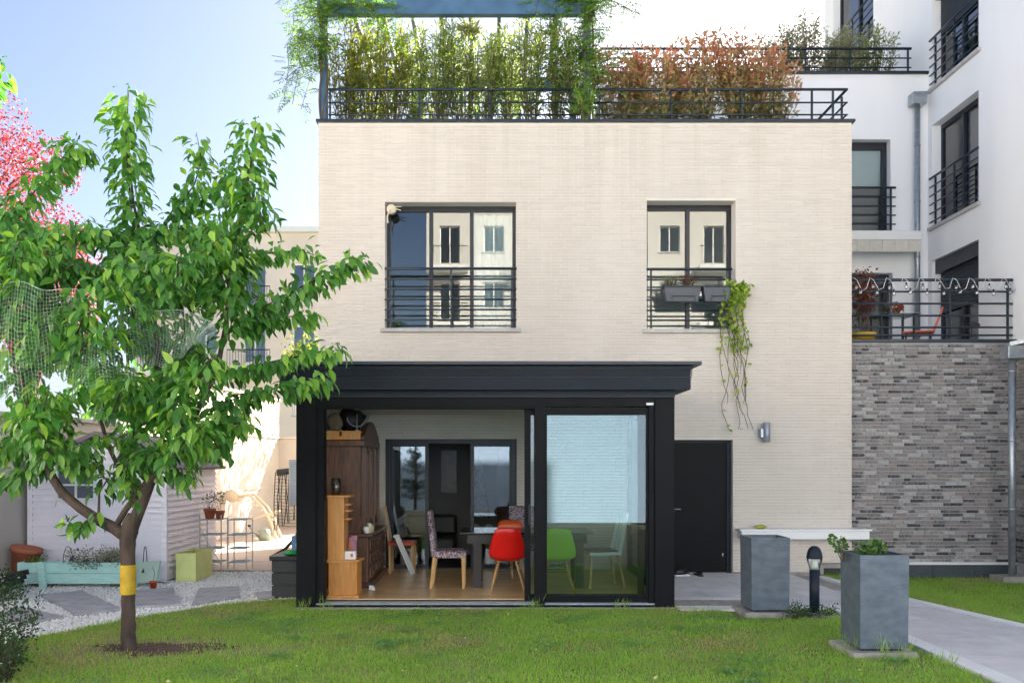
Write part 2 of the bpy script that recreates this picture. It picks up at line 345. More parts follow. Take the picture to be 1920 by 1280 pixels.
# ------------------------------------------------------------------ ground
FY = 13.3                                            # facade plane
mb = MB(); mb.add([(-400,-400,-.16),(400,-400,-.16),(400,400,-.16),(-400,400,-.16)], [(0,1,2,3)])
struct('ground', mb, mat('ground_earth', (.10,.105,.05), .95, .3, .5, col2=(.07,.08,.03)))
m_lawn = mat('lawn_soil', (.15,.165,.05), .95, .5, 2.2, col2=(.27,.21,.12), bump=.6, bscale=50)
EDGE = [(-9,7.2),(-5.6,7.95),(-4.62,8.42),(-4.12,9.42),(-3.87,9.83),(-3.44,10.38),(-2.81,10.83),(-2.42,10.9)]
def lawn_edge(x): return float(np.interp(x, [e[0] for e in EDGE], [e[1] for e in EDGE]))
def noise2(x, y):                                    # cheap smooth field for wear and height
    return (np.sin(x*1.7+.4*np.sin(y*2.3)) + np.sin(y*2.1+1.3+.7*np.sin(x*1.1)) + .6*np.sin(3.7*x-2.9*y) + .5*np.sin(5.1*y+4.3*x+2))/3.1
def gz(x, y): return .012*noise2(np.asarray(x)*.8, np.asarray(y)*.8) - .012
def sheet(poly, zf, mbx=None, step=None):
    mbx = mbx or MB(); mbx.add([(x, y, float(zf(x, y))) for x, y in poly], [tuple(range(len(poly)))]); return mbx
mb = MB(); xs = np.linspace(-9, 3.9, 66); n = 45
for i, x in enumerate(xs):
    top = lawn_edge(x) if x < -2.42 else 10.16
    for j in range(n):
        y = -4 + (top+4)*(j/(n-1)); mb.v.append((x, y, float(gz(x, y)))); mb.r.append(.5)
for i in range(len(xs)-1):
    for j in range(n-1): a = i*n+j; mb.f.append((a, a+n, a+n+1, a+1))
struct('lawn', mb, m_lawn, True)
def path_r(y): return float(np.interp(y, [3, 7.2, 9.05, 10.83, 12.68, 14], [7.0, 5.98, 5.6, 5.21, 4.97, 4.9]))
mb = MB(); ys = np.linspace(3, 13.5, 30)
for y in ys:
    for j in range(10):
        x = path_r(y) + (8.25-path_r(y))*j/9; mb.v.append((x, y, -.004-.085*min(1, j/3))); mb.r.append(.5)
for i in range(29):
    for j in range(9): a = i*10+j; mb.f.append((a, a+1, a+11, a+10))
struct('side_lawn', mb, m_lawn, True)
# gravel bed left, with loose stones on top
mb = MB(); mb.add([(-9,7.0,-.03),(-2.4,7.0,-.03),(-2.4,13.75,-.03),(-9,13.75,-.03)], [(0,1,2,3)])
struct('gravel_bed', mb, mat('gravel_base', (.78,.76,.73), .9, .3, 40, bump=.8, bscale=60))
g = np.random.default_rng(3); X = g.uniform(-7.2, -2.4, 60000); Y = g.uniform(7.9, 13.6, 60000)
keep = (Y > np.interp(X, [e[0] for e in EDGE], [e[1] for e in EDGE]) - .02) & ~((X > -6.78) & (X < -4.8) & (Y > 12.3)) & (X*F/Y+UC > -40)
X, Y = X[keep][:26000], Y[keep][:26000]; N = len(X)
tv = np.array([(1,0,0),(-1,0,0),(0,1,0),(0,-1,0),(0,0,1),(0,0,-1)], float); tf = np.array([(0,2,4),(2,1,4),(1,3,4),(3,0,4),(2,0,5),(1,2,5),(3,1,5),(0,3,5)])
q = g.normal(0, 1, (N, 3, 3)); q, _ = np.linalg.qr(q); s = g.uniform(.010, .021, (N, 1, 3))*g.uniform(.7, 1.15, (N, 6, 1)); V = np.einsum('nij,nkj->nki', q, tv[None]*s)
V += np.stack([X, Y, g.uniform(-.022, -.004, N)], 1)[:, None]
me = bpy.data.meshes.new('gravel'); me.vertices.add(N*6); me.vertices.foreach_set('co', V.ravel()); lp = (tf.ravel()[None]+np.arange(N)[:, None]*6).ravel()
me.loops.add(len(lp)); me.loops.foreach_set('vertex_index', lp); me.polygons.add(N*8); me.polygons.foreach_set('loop_start', np.arange(0, N*24, 3)); me.polygons.foreach_set('loop_total', np.full(N*8, 3))
me.attributes.new('rnd', 'FLOAT', 'POINT').data.foreach_set('value', np.repeat(g.uniform(0, 1, N)**.7, 6)); me.update(calc_edges=True)
o = link('gravel', me, m_gravel); tag(o, 'loose white gravel between shed and lawn', 'gravel', kind='stuff')
# slate stepping stones
for px, lab in [([(74,1116),(157,1109),(229,1143),(142,1154)], 'large grey slate stepping stone left of the tree trunk'),
           ([(39,1139),(121,1157),(44,1171),(-22,1160)], 'slate stepping stone half hidden by the corner shrub'),
           ([(236,1109),(323,1103),(341,1134),(238,1140)], 'slate stepping stone right behind the tree trunk'),
           ([(374,1104),(447,1101),(449,1120),(361,1135)], 'slate stepping stone in front of the lime planter'),
           ([(478,1113),(516,1109),(516,1121),(486,1124)], 'small slate stepping stone beside the storage box')]:
    mb = MB(); poly = [tuple(G(u, v)[:2]) for u, v in px]; cx = sum(p[0] for p in poly)/4; cy = sum(p[1] for p in poly)/4; pl = []
    for a, b in zip(poly, poly[1:]+poly[:1]):
        for k in range(5):
            t = k/5; w = random.uniform(-.012, .012); pl.append((a[0]+(b[0]-a[0])*t + w, a[1]+(b[1]-a[1])*t + w))
    mb.prism(pl[::-1], -.03, .022, random.random()); solo('stepping_stone', mb, m_flag, lab, 'stone', 'slate stepping stones', bevel=.006)
# deck behind the shed, boards one by one
dk = struct('deck', MB().box(-6.9, -2.78, 13.72, 23.2, -.08, -.03), m_soil)
bm_ = [MB().box(0, 4.1, 0, .138, 0, .03, r).mesh('deck_board') for r in (.2,.4,.6,.8)]
for i in range(66):
    o = link('deck_board', bm_[random.randrange(4)], m_deck, dk); o.location = (-6.88+random.uniform(-.004,.004), 13.73+i*.1425, -.028)
# patio and path: slabs one by one with pale borders
pt = struct('patio', MB().box(2.1, 5.3, 10.2, FY, -.1, -.02), m_conc)
sl = [MB().box(.004, .596, .004, .596, -.02, .012, r).mesh('paving_slab') for r in (.15,.35,.5,.65,.85)]
for i in range(5):
    for j in range(6):
        x, y = 2.16+i*.6, 13.28-.6*(j+1)
        if x+.6 > path_r(y)-.02 or (y < 10.3 and x < 3.3): continue
        if y < 10.2: continue
        o = link('paving_slab', random.choice(sl), m_slab, pt, bevel=0); o.location = (x, y, 0)
part('edge_strip', MB().box(2.16, 3.9, 10.0, 10.27, -.1, .008), m_kerb, pt)
pa = struct('path', MB().add([(3.95,2.5,-.02),(7.1,2.5,-.02),(path_r(7.2),7.2,-.02),(path_r(9),9,-.02),(path_r(10.7),10.7,-.02),(3.95,10.7,-.02)], [(0,1,2,3,4,5)]), m_conc)
y = 10.26
while y > 2.6:
    y1 = y-.9; xr0, xr1 = path_r(y)-.16, path_r(y1)-.16; xm0 = (4.1+xr0)/2; xm1 = (4.1+xr1)/2; e = .0055
    for a0, a1, b0, b1 in ((4.1, 4.1, xm0, xm1), (xm0, xm1, xr0, xr1)):
        part('paving_slab', MB().hexa([(a1+e,y1+e,-.06),(b1-e,y1+e,-.06),(b0-e,y-e,-.06),(a0+e,y-e,-.06)], [(a1+e,y1+e,.012),(b1-e,y1+e,.012),(b0-e,y-e,.012),(a0+e,y-e,.012)], random.random()), m_slab, pa)
    part('border_strip', MB().box(3.92, 4.096, y1+e, y-e, -.08, .022, random.random()), m_kerb, pa)
    y = y1
y = 12.9
while y > 3.6:
    y1 = y-.9; a0, a1 = path_r(y), path_r(y1); e = .004
    part('border_strip', MB().hexa([(a1-.157,y1+e,-.08),(a1,y1+e,-.08),(a0,y-e,-.08),(a0-.157,y-e,-.08)], [(a1-.157,y1+e,.022),(a1,y1+e,.022),(a0,y-e,.022),(a0-.157,y-e,.022)], random.random()), m_kerb, pa); y = y1
# grass blades
def grass(name, label, n, xr, yr, ok, hmul=1.0, seed=5):
    g = np.random.default_rng(seed); X = g.uniform(*xr, n); Y = yr[0] + (yr[1]-yr[0])*g.uniform(0, 1, n)**1.15
    w = noise2(X*1.3, Y*1.3); d = np.hypot((X+3.2)/.95, (Y-7.95)/.38)             # worn patches and the bare foot of the tree
    d2 = np.hypot((X-3.75)/.6, (Y-7.5)/.4); bare = np.maximum(np.exp(-d**2*.8)*1.15, np.exp(-d2**2)*.7)
    k = ok(X, Y) & (g.uniform(0, 1, n) > bare*.92) & (g.uniform(0, 1, n) > .55*np.clip(-w-.2, 0, 1)); X, Y, w = X[k], Y[k], w[k]; N = len(X)
    z = gz(X, Y) if name == 'grass' else np.full(N, -.004) - .085*np.clip((X-5.4)/1.0, 0, 1)
    ax = np.stack([g.normal(0, .42, N), g.normal(0, .42, N), np.ones(N)], 1); h = g.uniform(.022, .052, N)*hmul*(1+.35*noise2(X*4, Y*4))
    big = g.uniform(0, 1, N) < .015; h[big] *= 1.8
    w2 = noise2(X*3.1+4, Y*3.4+1); h = h*(1+.35*noise2(X*2.3+7, Y*2.9)); dry = np.clip(.60 + .20*w + .16*w2 - .42*(g.uniform(0, 1, N) < .15 + .16*np.clip(-w, 0, 1) + .14*np.clip(w2-.3, 0, 1)+.22*np.exp(-((X+3.6)/1.3)**2)) - .35*np.clip(-w-.45, 0, 1)*1.5 + g.normal(0, .16, N), 0, 1)
    me = leaf_mesh(name, np.stack([X, Y, z-.002], 1), ax, g.normal(0, 1, (N, 3))*[1,1,0]+[0,0,.01], h, g.uniform(.0045, .0085, N), dry, 'blade')
    tag(link(name, me, m_grass), label, 'grass', kind='stuff')
grass('grass', 'mown green lawn in front of the veranda', 190000, (-5.2, 3.9), (6.2, 10.95),
      lambda x, y: (y < np.where(x < -2.42, np.interp(x, [e[0] for e in EDGE], [e[1] for e in EDGE]), 10.12)) & (np.abs(x*F/y+UC-960) < 1010) & ~((x > 2.7) & (x < 3.4) & (y > 9.5)))
mb = MB(); K = 26; mb.v.append((-3.22, 7.98, float(gz(-3.22, 7.98))+.004)); mb.r.append(.5)
for k in range(K):
    a = 2*math.pi*k/K; q = 1+.16*math.sin(3*a)+.12*math.sin(7*a+1); x = -3.10+.62*q*math.cos(a); y = 7.96+.27*q*math.sin(a); mb.v.append((x, y, float(gz(x, y))+.003)); mb.r.append(.5)
mb.f = [(0, k+1, (k+1) % K+1) for k in range(K)]; struct('bare_soil', mb, mat('mulch', (.12,.07,.042), .95, .5, 14, col2=(.06,.035,.022), bump=1, bscale=60))
g = np.random.default_rng(77); cen = np.stack([g.uniform(-3.4, 3.6, 46), g.uniform(6.5, 9.9, 46)], 1); k = g.integers(0, 46, 5200); cp = cen[k]+g.normal(0, 1, (5200, 2))*(.05+.13*((k*7) % 5)/5)[:, None]; ok_ = cp[:, 1] < 10.1; cp = cp[ok_]; N = len(cp)
o = link('clover', leaf_mesh('clover', np.stack([cp[:, 0], cp[:, 1], gz(cp[:, 0], cp[:, 1])+g.uniform(.022, .045, N)], 1), g.normal(0, 1, (N, 3))*[1,1,.25], g.normal(0, .25, (N, 3))+[0,0,1], g.uniform(.014, .024, N), g.uniform(.014, .024, N), g.uniform(0, .6, N), 'round'), leaf_mat('clover_leaf', (.10,.24,.06), (.24,.44,.13), .25, .5)); tag(o, 'clover patches scattered through the mown lawn', 'clover', kind='stuff')
N = 170; lx, ly = g.uniform(-4, 3.7, N), g.uniform(6.5, 10.0, N); o = link('leaf_litter', leaf_mesh('leaf_litter', np.stack([lx, ly, gz(lx, ly)+.04], 1), g.normal(0, 1, (N, 3))*[1,1,.2], g.normal(0, .3, (N, 3))+[0,0,1], g.uniform(.015, .05, N), g.uniform(.01, .022, N), g.uniform(0, 1, N), 'diamond'), leaf_mat('dry_leaf', (.34,.22,.09), (.72,.62,.34), .2, .6)); tag(o, 'few small dry leaves and petals lying on the lawn', 'leaf litter', kind='stuff')
grass('side_grass', 'strip of lawn right of the path below the dark brick wall', 50000, (4.9, 8.2), (8.3, 13.35),
      lambda x, y: (x > np.interp(y, [7.2, 9.05, 10.83, 12.68], [5.98, 5.6, 5.21, 4.97])) & (x*F/y+UC < 1950), 1.2, 9)

# ------------------------------------------------------------------ windows, rails
def win(parent, x0, x1, z0, z1, T, rec=.25, panes=2, gl=None, fw=.055, fd=.07, sill=True, name='window', transom=None, fm=None, sillout=.06):
    """frame with stiles set back in its opening; local x along the wall, y inwards, z up"""
    mb = MB(); y0, y1 = rec, rec+fd
    mb.box(x0, x0+fw, y0, y1, z0, z1).box(x1-fw, x1, y0, y1, z0, z1).box(x0+fw, x1-fw, y0, y1, z1-fw*1.5, z1).box(x0+fw, x1-fw, y0, y1, z0, z0+fw*.8)
    ws = panes if hasattr(panes, '__len__') else [1/panes]*panes; xa = x0+fw; tot = x1-x0-2*fw; gs = []
    for i, q in enumerate(ws):
        xb = xa+tot*q; s0 = xa+(.028 if i else .012); s1 = xb-(.028 if i < len(ws)-1 else .012)
        if i: mb.box(xa-.03, xa+.03, y0-.012, y1-.004, z0+fw*.8, z1-fw*1.5)
        gs.append((s0, s1)); xa = xb
    if transom: mb.box(x0+fw, x1-fw, y0+.004, y1-.008, transom-.025, transom+.025)
    mb.v = [tuple(T @ Vector(p)) for p in mb.v]; w = part(name, mb, fm or m_frame, parent)
    for s0, s1 in gs:
        p = MB().box(s0-.02, s1+.02, y0+.03, y0+.036, z0+.03, z1-.06); p.v = [tuple(T @ Vector(q)) for q in p.v]; part('pane', p, gl or m_glass, w)
    if sill:
        p = MB().box(x0-.07, x1+.07, -sillout, rec+.02, z0-.062, z0-.002); p.v = [tuple(T @ Vector(q)) for q in p.v]; part('sill', p, m_sill, w, bevel=.006)
    return w
def railing(parent, x0, x1, zs, T, y=0., r=.014, rtop=.022, posts=(), zb=None, ends=False):
    rl = bpy.data.objects.new('railing', None); C.objects.link(rl); rl.parent = parent; rl.empty_display_size = .1
    if parent.name in OFF: rl.matrix_parent_inverse = Matrix.Translation(-OFF[parent.name])
    for px in posts:
        mb = MB().box(px-.014, px+.014, y+.03, y+.06, zb, max(zs)-.01); mb.v = [tuple(T @ Vector(p)) for p in mb.v]; part('post', mb, m_rail, rl)
    for z in zs:
        p = MB().tube([T @ Vector((x0, y+.02, z)), T @ Vector((x1, y+.02, z))], rtop if z == max(zs) else r, 8); part('rail', p, m_rail, rl, True)
    return rl
TF = Matrix.Translation((0, FY, 0))

# ------------------------------------------------------------------ the cream brick house
HX0, HX1, HZ = -2.77, 5.545, 7.02
house = thing('house', 'cream brick house with planted roof terrace and dark window frames', 'house', (1.4, FY+2, 0))
W1 = (-1.73, .316, 3.82, 5.79); W2 = (2.352, 3.735, 3.805, 5.81); SD = (-1.735, .325, .05, 2.10); BD = (2.62, 3.69, .0, 2.085)
HOLES = [W1, W2, SD, BD]
mb = MB()
for a, b, c, d in rects(HX0, HX1, -.1, HZ, HOLES): mb.box(a, b, FY+.003, FY+.32, c, d)
part('wall', mb, m_mortar, house)
mb = MB().box(HX0, HX0+.3, FY+.32, 18.85, -.1, HZ).box(HX1-.3, HX1, FY+.32, 16.2, -.1, HZ)
for a, b, c, d in rects(HX0+.3, HX1, -.1, HZ, [(-.55, .25, .1, 2.2)]): mb.box(a, b, 18.55, 18.85, c, d)
part('side_wall', mb, m_mortar, house)
part('terrace_floor', MB().box(HX0+.3, HX1-.3, FY+.32, 18.55, 6.6, 6.75), m_conc, house)
part('upper_floor', MB().box(HX0+.3, HX1-.3, FY+.32, 18.55, 2.95, 3.2), m_room, house)
part('ground_floor', MB().box(HX0+.3, HX1-.3, FY+.32, 18.55, -.1, .05), m_wenge, house)
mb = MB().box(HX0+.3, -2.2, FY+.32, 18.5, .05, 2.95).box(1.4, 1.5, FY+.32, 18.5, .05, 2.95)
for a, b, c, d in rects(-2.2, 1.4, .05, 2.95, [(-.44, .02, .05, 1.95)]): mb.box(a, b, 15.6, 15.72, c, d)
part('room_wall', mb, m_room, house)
part('bedroom_wall', MB().box(HX0+.3, HX1-.3, 16.4, 16.5, 3.2, 6.6).box(1.1, 1.2, FY+.32, 16.4, 3.2, 6.6), mat('bedroom_paint', (.42,.40,.38), .8, .05), house)
part('pale_corridor', MB().box(-.75, .45, 17.6, 17.7, .05, 2.95), m_roomw, house)
# bricks: half-bond courses, clipped at the openings
BL, BH, MJ = .285, .0492, .0062
def courses(x0, x1, z0, z1, bl, bh, mj, holes, jit=0.0, seed=2):
    rs = random.Random(seed); k = 0; z = z0
    while z + bh*.6 < z1:
        zt = min(z+bh-mj, z1-.002); x = x0 - (bl/2 if k % 2 else 0) - (rs.uniform(0, bl) if jit else rs.choice((0, 0, bl*.25)))
        while x < x1:
            L = bl*(rs.choice((1, 1, 1, .55, 1.1)) if jit else 1); a, b = max(x, x0), min(x+L-mj, x1)
            segs = [(a, b)] if b-a > .015 else []
            for h in holes:
                if h[2] < zt and h[3] > z:
                    ns = []
                    for p, q in segs:
                        if h[1] <= p or h[0] >= q: ns.append((p, q)); continue
                        if h[0]-p > .015: ns.append((p, h[0]))
                        if q-h[1] > .015: ns.append((h[1], q))
                    segs = ns
            for p, q in segs: yield p, q, z, zt, (len(segs) == 1 and abs(q-p-(bl-mj)) < 1e-4 and abs(zt-z-(bh-mj)) < 1e-5)
            x += L
        z += bh; k += 1
def brick5(mb, a, b, z0, z1, yf, yb, r, ch=.0025):
    n = len(mb.v); mb.v += [(a+ch,yf,z0+ch),(b-ch,yf,z0+ch),(b-ch,yf,z1-ch),(a+ch,yf,z1-ch),(a,yb,z0),(b,yb,z0),(b,yb,z1),(a,yb,z1)]; mb.r += [r]*8
    mb.f += [(n,n+1,n+2,n+3),(n+4,n+5,n+1,n),(n+5,n+6,n+2,n+1),(n+6,n+7,n+3,n+2),(n+7,n+4,n,n+3)]
def brickwork(parent, it, mt, yf, yb, bl, bh, mj, zone, T=None, rfun=None, nmax=300, nvar=14):
    var = []
    for i in range(nvar):
        q = MB(); brick5(q, 0, bl-mj, 0, bh-mj, yf, yb, rfun((i+.5)/nvar)); var.append(q.mesh('brick'))
    big = MB(); n = 0
    for a, b, z0, z1, full in it:
        if full and n < nmax and zone(a, b, z0, z1):
            o = link('brick', random.choice(var), mt, parent); o.location = (a, random.uniform(-.0015, .0015), z0); n += 1
            if T is not None: o.location = T @ Vector((a, 0, z0)); o.rotation_euler = T.to_euler()
        else: brick5(big, a, b, z0, z1, yf+random.uniform(-.0015, .0015), yb, rfun(random.random()))
    if T is not None: big.v = [tuple(T @ Vector(p)) for p in big.v]
    o = part('brickwork', big, mt, parent); o['kind'] = 'stuff'
brickwork(house, courses(HX0, HX1, .0, HZ-.01, BL, BH, MJ, HOLES), m_brick, FY-.004, FY+.009, BL, BH, MJ,
          lambda a, b, c, d: a > .42 and b < 2.3 and 3.4 < c, rfun=lambda q: q)
part('coping', MB().box(HX0-.03, HX1+.04, FY-.05, FY+.34, HZ, HZ+.045).box(HX0-.03, HX0+.32, FY+.34, 18.86, HZ, HZ+.045), m_rail, house, bevel=.006)
w = win(house, *W1, TF, .25, 3); part('curtain', MB().prism([(x, FY+.42+.03*math.sin(x*45)) for x in np.linspace(-.42, .26, 40)] + [(x, FY+.428+.03*math.sin(x*45)) for x in np.linspace(.26, -.42, 40)], 3.86, 5.7), m_curtain, w)
zr = [4.75, 4.585, 4.425, 4.27, 4.11, 3.95]
railing(house, -1.735, .32, zr, TF, -.02, posts=(-1.66, -.70, .25), zb=3.83)
w = win(house, *W2, TF, .25, 2)
railing(house, 2.345, 3.68, [4.74, 4.575, 4.415, 4.26, 4.10, 3.945], TF, -.02, posts=(2.42, 3.61), zb=3.81)
# sliding door behind the veranda: outer panes shut, the middle one slid away
fr = MB(); x0, x1, z0, z1 = SD
fr.box(x0, x0+.06, FY+.1, FY+.2, z0, z1).box(x1-.06, x1, FY+.1, FY+.2, z0, z1).box(x0+.06, x1-.06, FY+.1, FY+.2, z1-.07, z1).box(x0+.06, x1-.06, FY+.1, FY+.2, z0, z0+.03)
sdp = part('sliding_door', fr, m_frame, house)
for a, b, y in ((-1.675, -1.06, .12), (-.40, .265, .15)):
    part('door_panel', MB().box(a, a+.055, FY+y, FY+y+.035, .08, 2.03).box(b-.055, b, FY+y, FY+y+.035, .08, 2.03).box(a+.055, b-.055, FY+y, FY+y+.035, 1.98, 2.03).box(a+.055, b-.055, FY+y, FY+y+.035, .08, .13), m_frame, sdp)
    part('pane', MB().box(a+.05, b-.05, FY+y+.014, FY+y+.02, .12, 1.99), glass_mat('door_glass', .10, (.8,.85,.85)) if a < -1 else m_glass, sdp)
part('wall_picture', MB().box(-1.0, -.72, 15.56, 15.598, 1.18, 1.95), mat('dark_picture', (.03,.02,.015), .3, .6, 6, col2=(.10,.05,.03)), house)
d = part('door', MB().box(2.62, 3.63, FY+.13, FY+.18, .01, 2.04), m_anth, house)
part('door_frame', MB().box(3.63, 3.69, FY+.11, FY+.2, 0, 2.085).box(2.62, 3.63, FY+.11, FY+.2, 2.04, 2.085), m_anth2, house)
part('handle', MB().tube([(2.80, FY+.13, 1.0), (2.80, FY+.07, 1.0)], .01, 8).tube([(2.79, FY+.07, 1.0), (2.90, FY+.07, 1.0)], .010, 8), m_zinc, d, True)
part('lock', MB().box(3.56, 3.575, FY+.124, FY+.131, .26, .31), m_zinc, d)
# ledge, foot strip and grille at the right end
part('ledge', MB().box(3.76, 5.72, FY-.24, FY-.006, .555, .68).box(3.73, 5.75, FY-.27, FY-.006, .68, .71), m_white, house, bevel=.008)
part('foot_strip', MB().box(3.7, 4.95, FY-.07, FY-.006, -.05, .025), m_conc, house)
gr = part('cellar_grille', MB().box(4.98, 5.03, FY-.2, FY-.006, -.1, .17).box(5.03, 5.62, FY-.2, FY-.006, .11, .17), m_conc, house)
part('grating', MB().box(5.03, 5.6, FY-.12, FY-.08, -.1, .11), m_dgrey, gr)
# veranda-side roof rail of the terrace
zt = [HZ+.54, HZ+.335, HZ+.145]
railing(house, -2.62, 1.36, zt, TF, .03, posts=(-2.6, -1.2, -.1, 1.2), zb=HZ+.045)
railing(house, 1.50, 5.50, zt, TF, .03, posts=(1.62, 2.75, 3.85, 4.95, 5.28), zb=HZ+.045)
TS = Matrix(((0,1,0,HX1-.06),(-1,0,0,0),(0,0,1,0),(0,0,0,1)))
railing(house, -16.1, -(FY+.05), zt, TS, -.02, posts=(-13.6, -14.9), zb=HZ)

# ------------------------------------------------------------------ pergola on the terrace
pg = thing('pergola', 'blue painted metal pergola over the roof terrace', 'pergola', (-.65, 14.7, HZ))
for x in (-2.70, 1.43):
    part('post', MB().box(x-.055, x+.055, FY+.05, FY+.16, HZ+.046, 8.74), m_perg, pg)
part('beam', MB().box(-2.80, 1.55, FY+.045, FY+.165, 8.74, 8.96), m_perg, pg)
part('beam', MB().box(-2.80, 1.55, 15.95, 16.05, 8.70, 8.93), m_perg, pg)
for x in np.arange(-2.3, 1.4, .47): part('rafter', MB().box(x-.03, x+.03, FY-.05, 16.2, 8.962, 9.09), m_perg, pg)
for x in (-2.7, -1.4, -.35, .42, 1.43): part('post', MB().box(x-.05, x+.05, 15.955, 16.045, 6.75, 8.70), m_perg, pg)
for z in (7.3, 7.62): part('cross_bar', MB().box(-1.6, 1.4, 15.93, 15.952, z, z+.12), m_perg, pg)

# ------------------------------------------------------------------ dark brick annexe with terrace, white apartment block
AY = FY+.16; AZ = 3.62; WX = 8.2
blk = thing('apartment_block', 'white rendered apartment block with blue railings and dark brick base', 'apartment building', (8.2, 16, 0))
part('mortar_bed', MB().box(HX1-.2, WX, AY+.008, AY+.3, -.1, AZ), m_dmortar, blk)
rr = random.Random(4)
def dr(q): return min(1, max(0, q))
brickwork(blk, courses(HX1+.002, WX, .16, AZ-.005, 0.192, .0555, .010, [], 1, 5), m_dbrick, AY-.006, AY+.009, .192, .0555, .010, lambda a, b, c, d: 5.6 < a < 7.95 and 1.2 < c < 3.4, rfun=dr)
TW = Matrix(((0,1,0,WX),(-1,0,0,0),(0,0,1,0),(0,0,0,1)))
q = MB().box(-(AY-.006), -10, .008, .3, -.1, AZ); q.v = [tuple(TW @ Vector(p)) for p in q.v]; part('side_mortar', q, m_dmortar, blk)
brickwork(blk, courses(-(AY-.008), -10.6, .16, AZ-.005, .192, .0555, .010, [], 1, 6), m_dbrick, -.006, .009, .192, .0555, .010, lambda *a: False, TW, rfun=dr, nmax=0)
part('flashing', MB().box(HX1, WX-.01, AY-.045, AY-.002, .125, .165), m_kerb, blk)
for i in range(4): part('plinth_panel', MB().box(HX1+.02+i*.66, HX1+.02+i*.66+.652, AY-.02, AY+.005, -.12, .122), mat('plinth', (.05,.065,.075), .6, .2), blk)
part('terrace_slab', MB().box(HX1-.2, WX, AY+.3, 16.2, AZ-.25, AZ-.12), m_conc, blk)
part('terrace_coping', MB().box(HX1-.1, WX-.003, AY-.04, AY+.33, AZ, AZ+.05), m_rail, blk, bevel=.006)
TA = Matrix.Translation((0, AY, 0))
railing(blk, HX1-.1, WX-.02, [4.62, 4.435, 4.245, 4.055, 3.87, 3.745], TA, .04, .016, .024, posts=(6.27, 7.2, 8.12), zb=AZ+.05)
# back wall with window and balcony door
BY = 16.2; hw = [(6.55, 7.49, 6.05, 7.86), (6.3, 7.53, AZ-.12, 5.33)]
mb = MB()
for a, b, c, d in rects(2.0, WX, 3.3, 9.09, hw): mb.box(a, b, BY, BY+.3, c, d)
part('back_wall', mb, m_white, blk)
TB = Matrix.Translation((0, BY, 0))
win(blk, *hw[0], TB, .16, [1], fw=.09); win(blk, *hw[1], TB, .16, 1, sill=False, name='balcony_door')
part('blind', MB().box(6.62, 7.42, BY+.24, BY+.25, 7.05, 7.8), m_curtain, blk)
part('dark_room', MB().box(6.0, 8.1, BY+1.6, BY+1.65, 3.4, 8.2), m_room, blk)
railing(blk, 6.4, 7.55, [6.92, 6.74, 6.57, 6.40, 6.23, 6.07], TB, -.1, posts=(6.7, 7.47), zb=6.03)
part('parapet_coping', MB().box(2.0, WX-.003, BY-.05, BY+.34, 9.09, 9.14), m_rail, blk, bevel=.006)
railing(blk, 2.0, 7.90, [9.60, 9.42, 9.24], TB, .02, .014, .026, posts=(3.2, 4.6, 5.9, 6.75, 7.85), zb=9.13)
part('roof_terrace_floor', MB().box(2.0, WX, BY+.3, 21, 8.7, 8.8), m_conc, blk)
aw = part('awning', MB().box(6.2, 7.92, BY-.42, BY-.004, 5.93, 6.02).box(6.2, 7.86, BY-.46, BY-.38, 5.84, 5.925), m_whitein, blk, bevel=.01)
for i in range(7): part('valance', MB().box(6.2+i*.235, 6.2+i*.235+.228, BY-.448+.004*(i % 2), BY-.437+.004*(i % 2), 5.62, 5.838), mat('canvas', (.60,.57,.50), .9, .15, 8), aw)
# wing wall facing left, three windows above each other plus one further back
wh = [(-16.05, -14.5, AZ-.1, 5.52), (-16.05, -14.5, 6.15, 8.06), (-16.05, -14.5, 8.75, 10.66), (-20.75, -18.55, 11.0, 13.2)]
q = MB()
for a, b, c, d in rects(-21.3, -10, AZ, 16, wh): q.box(a, b, 0, .35, c, d)
q.box(-21.3, -10, .35, 9, 15.6, 16).box(-21.3, -21.0, .35, 9, -.1, 15.6).box(-10.3, -10, .35, 9, -.1, 15.6)
q.v = [tuple(TW @ Vector(p)) for p in q.v]; part('wing_wall', q, m_white, blk)
q = MB().box(-21, -10.3, 2.2, 2.3, -.1, 15.6); q.v = [tuple(TW @ Vector(p)) for p in q.v]; part('wing_rooms', q, m_room, blk)
for i, h in enumerate(wh):
    w = win(blk, *h, TW, .17, 2, gl=m_glass_w, sill=i in (1, 2), name='window' if i else 'balcony_door')
    if i in (0, 2):
        q = MB(); z = h[3]-.25; zb = 4.55 if i == 0 else 9.75
        while z > zb: q.hexa([(h[0]+.06,.13,z-.046),(h[1]-.02,.13,z-.046),(h[1]-.02,.15,z-.046),(h[0]+.06,.15,z-.046)], [(h[0]+.06,.145,z),(h[1]-.02,.145,z),(h[1]-.02,.155,z),(h[0]+.06,.155,z)]); z -= .05
        q.box(h[0]+.003, h[1]-.003, .06, .168, h[3]-.25, h[3]-.003)
        q.v = [tuple(TW @ Vector(p)) for p in q.v]; part('roller_shutter', q, mat('shutter_slat', (.035,.042,.055), .45, .1), w)
    if i: railing(blk, h[0]-.05, h[1]+.02, [h[2]+.92-k*.165 for k in range(6)], TW, -.04, posts=(h[0]+.12, (h[0]+h[1])/2), zb=h[2]+.02)
def downpipe(name, label, x, y, z0, z1, hop):
    t = thing(name, label, 'downpipe', (x, y, z0), group=None)
    part('pipe', MB().tube([(x, y, z0), (x, y, z1)], .05, 14), m_zinc, t, True)
    part('hopper', MB().box(x-.13, x+.13, y-.13, y+.10, z1, z1+hop), m_zinc, t, bevel=.01)
    for z in np.arange(z0+1.0, z1, 1.05): part('bracket', MB().lathe([(.056, 0), (.056, .035)], 14, (x, y, z)), m_zinc, t, True)
downpipe('downpipe', 'zinc downpipe with square hopper on the white back wall', 7.93, BY-.14, AZ-.1, 8.44, .22)
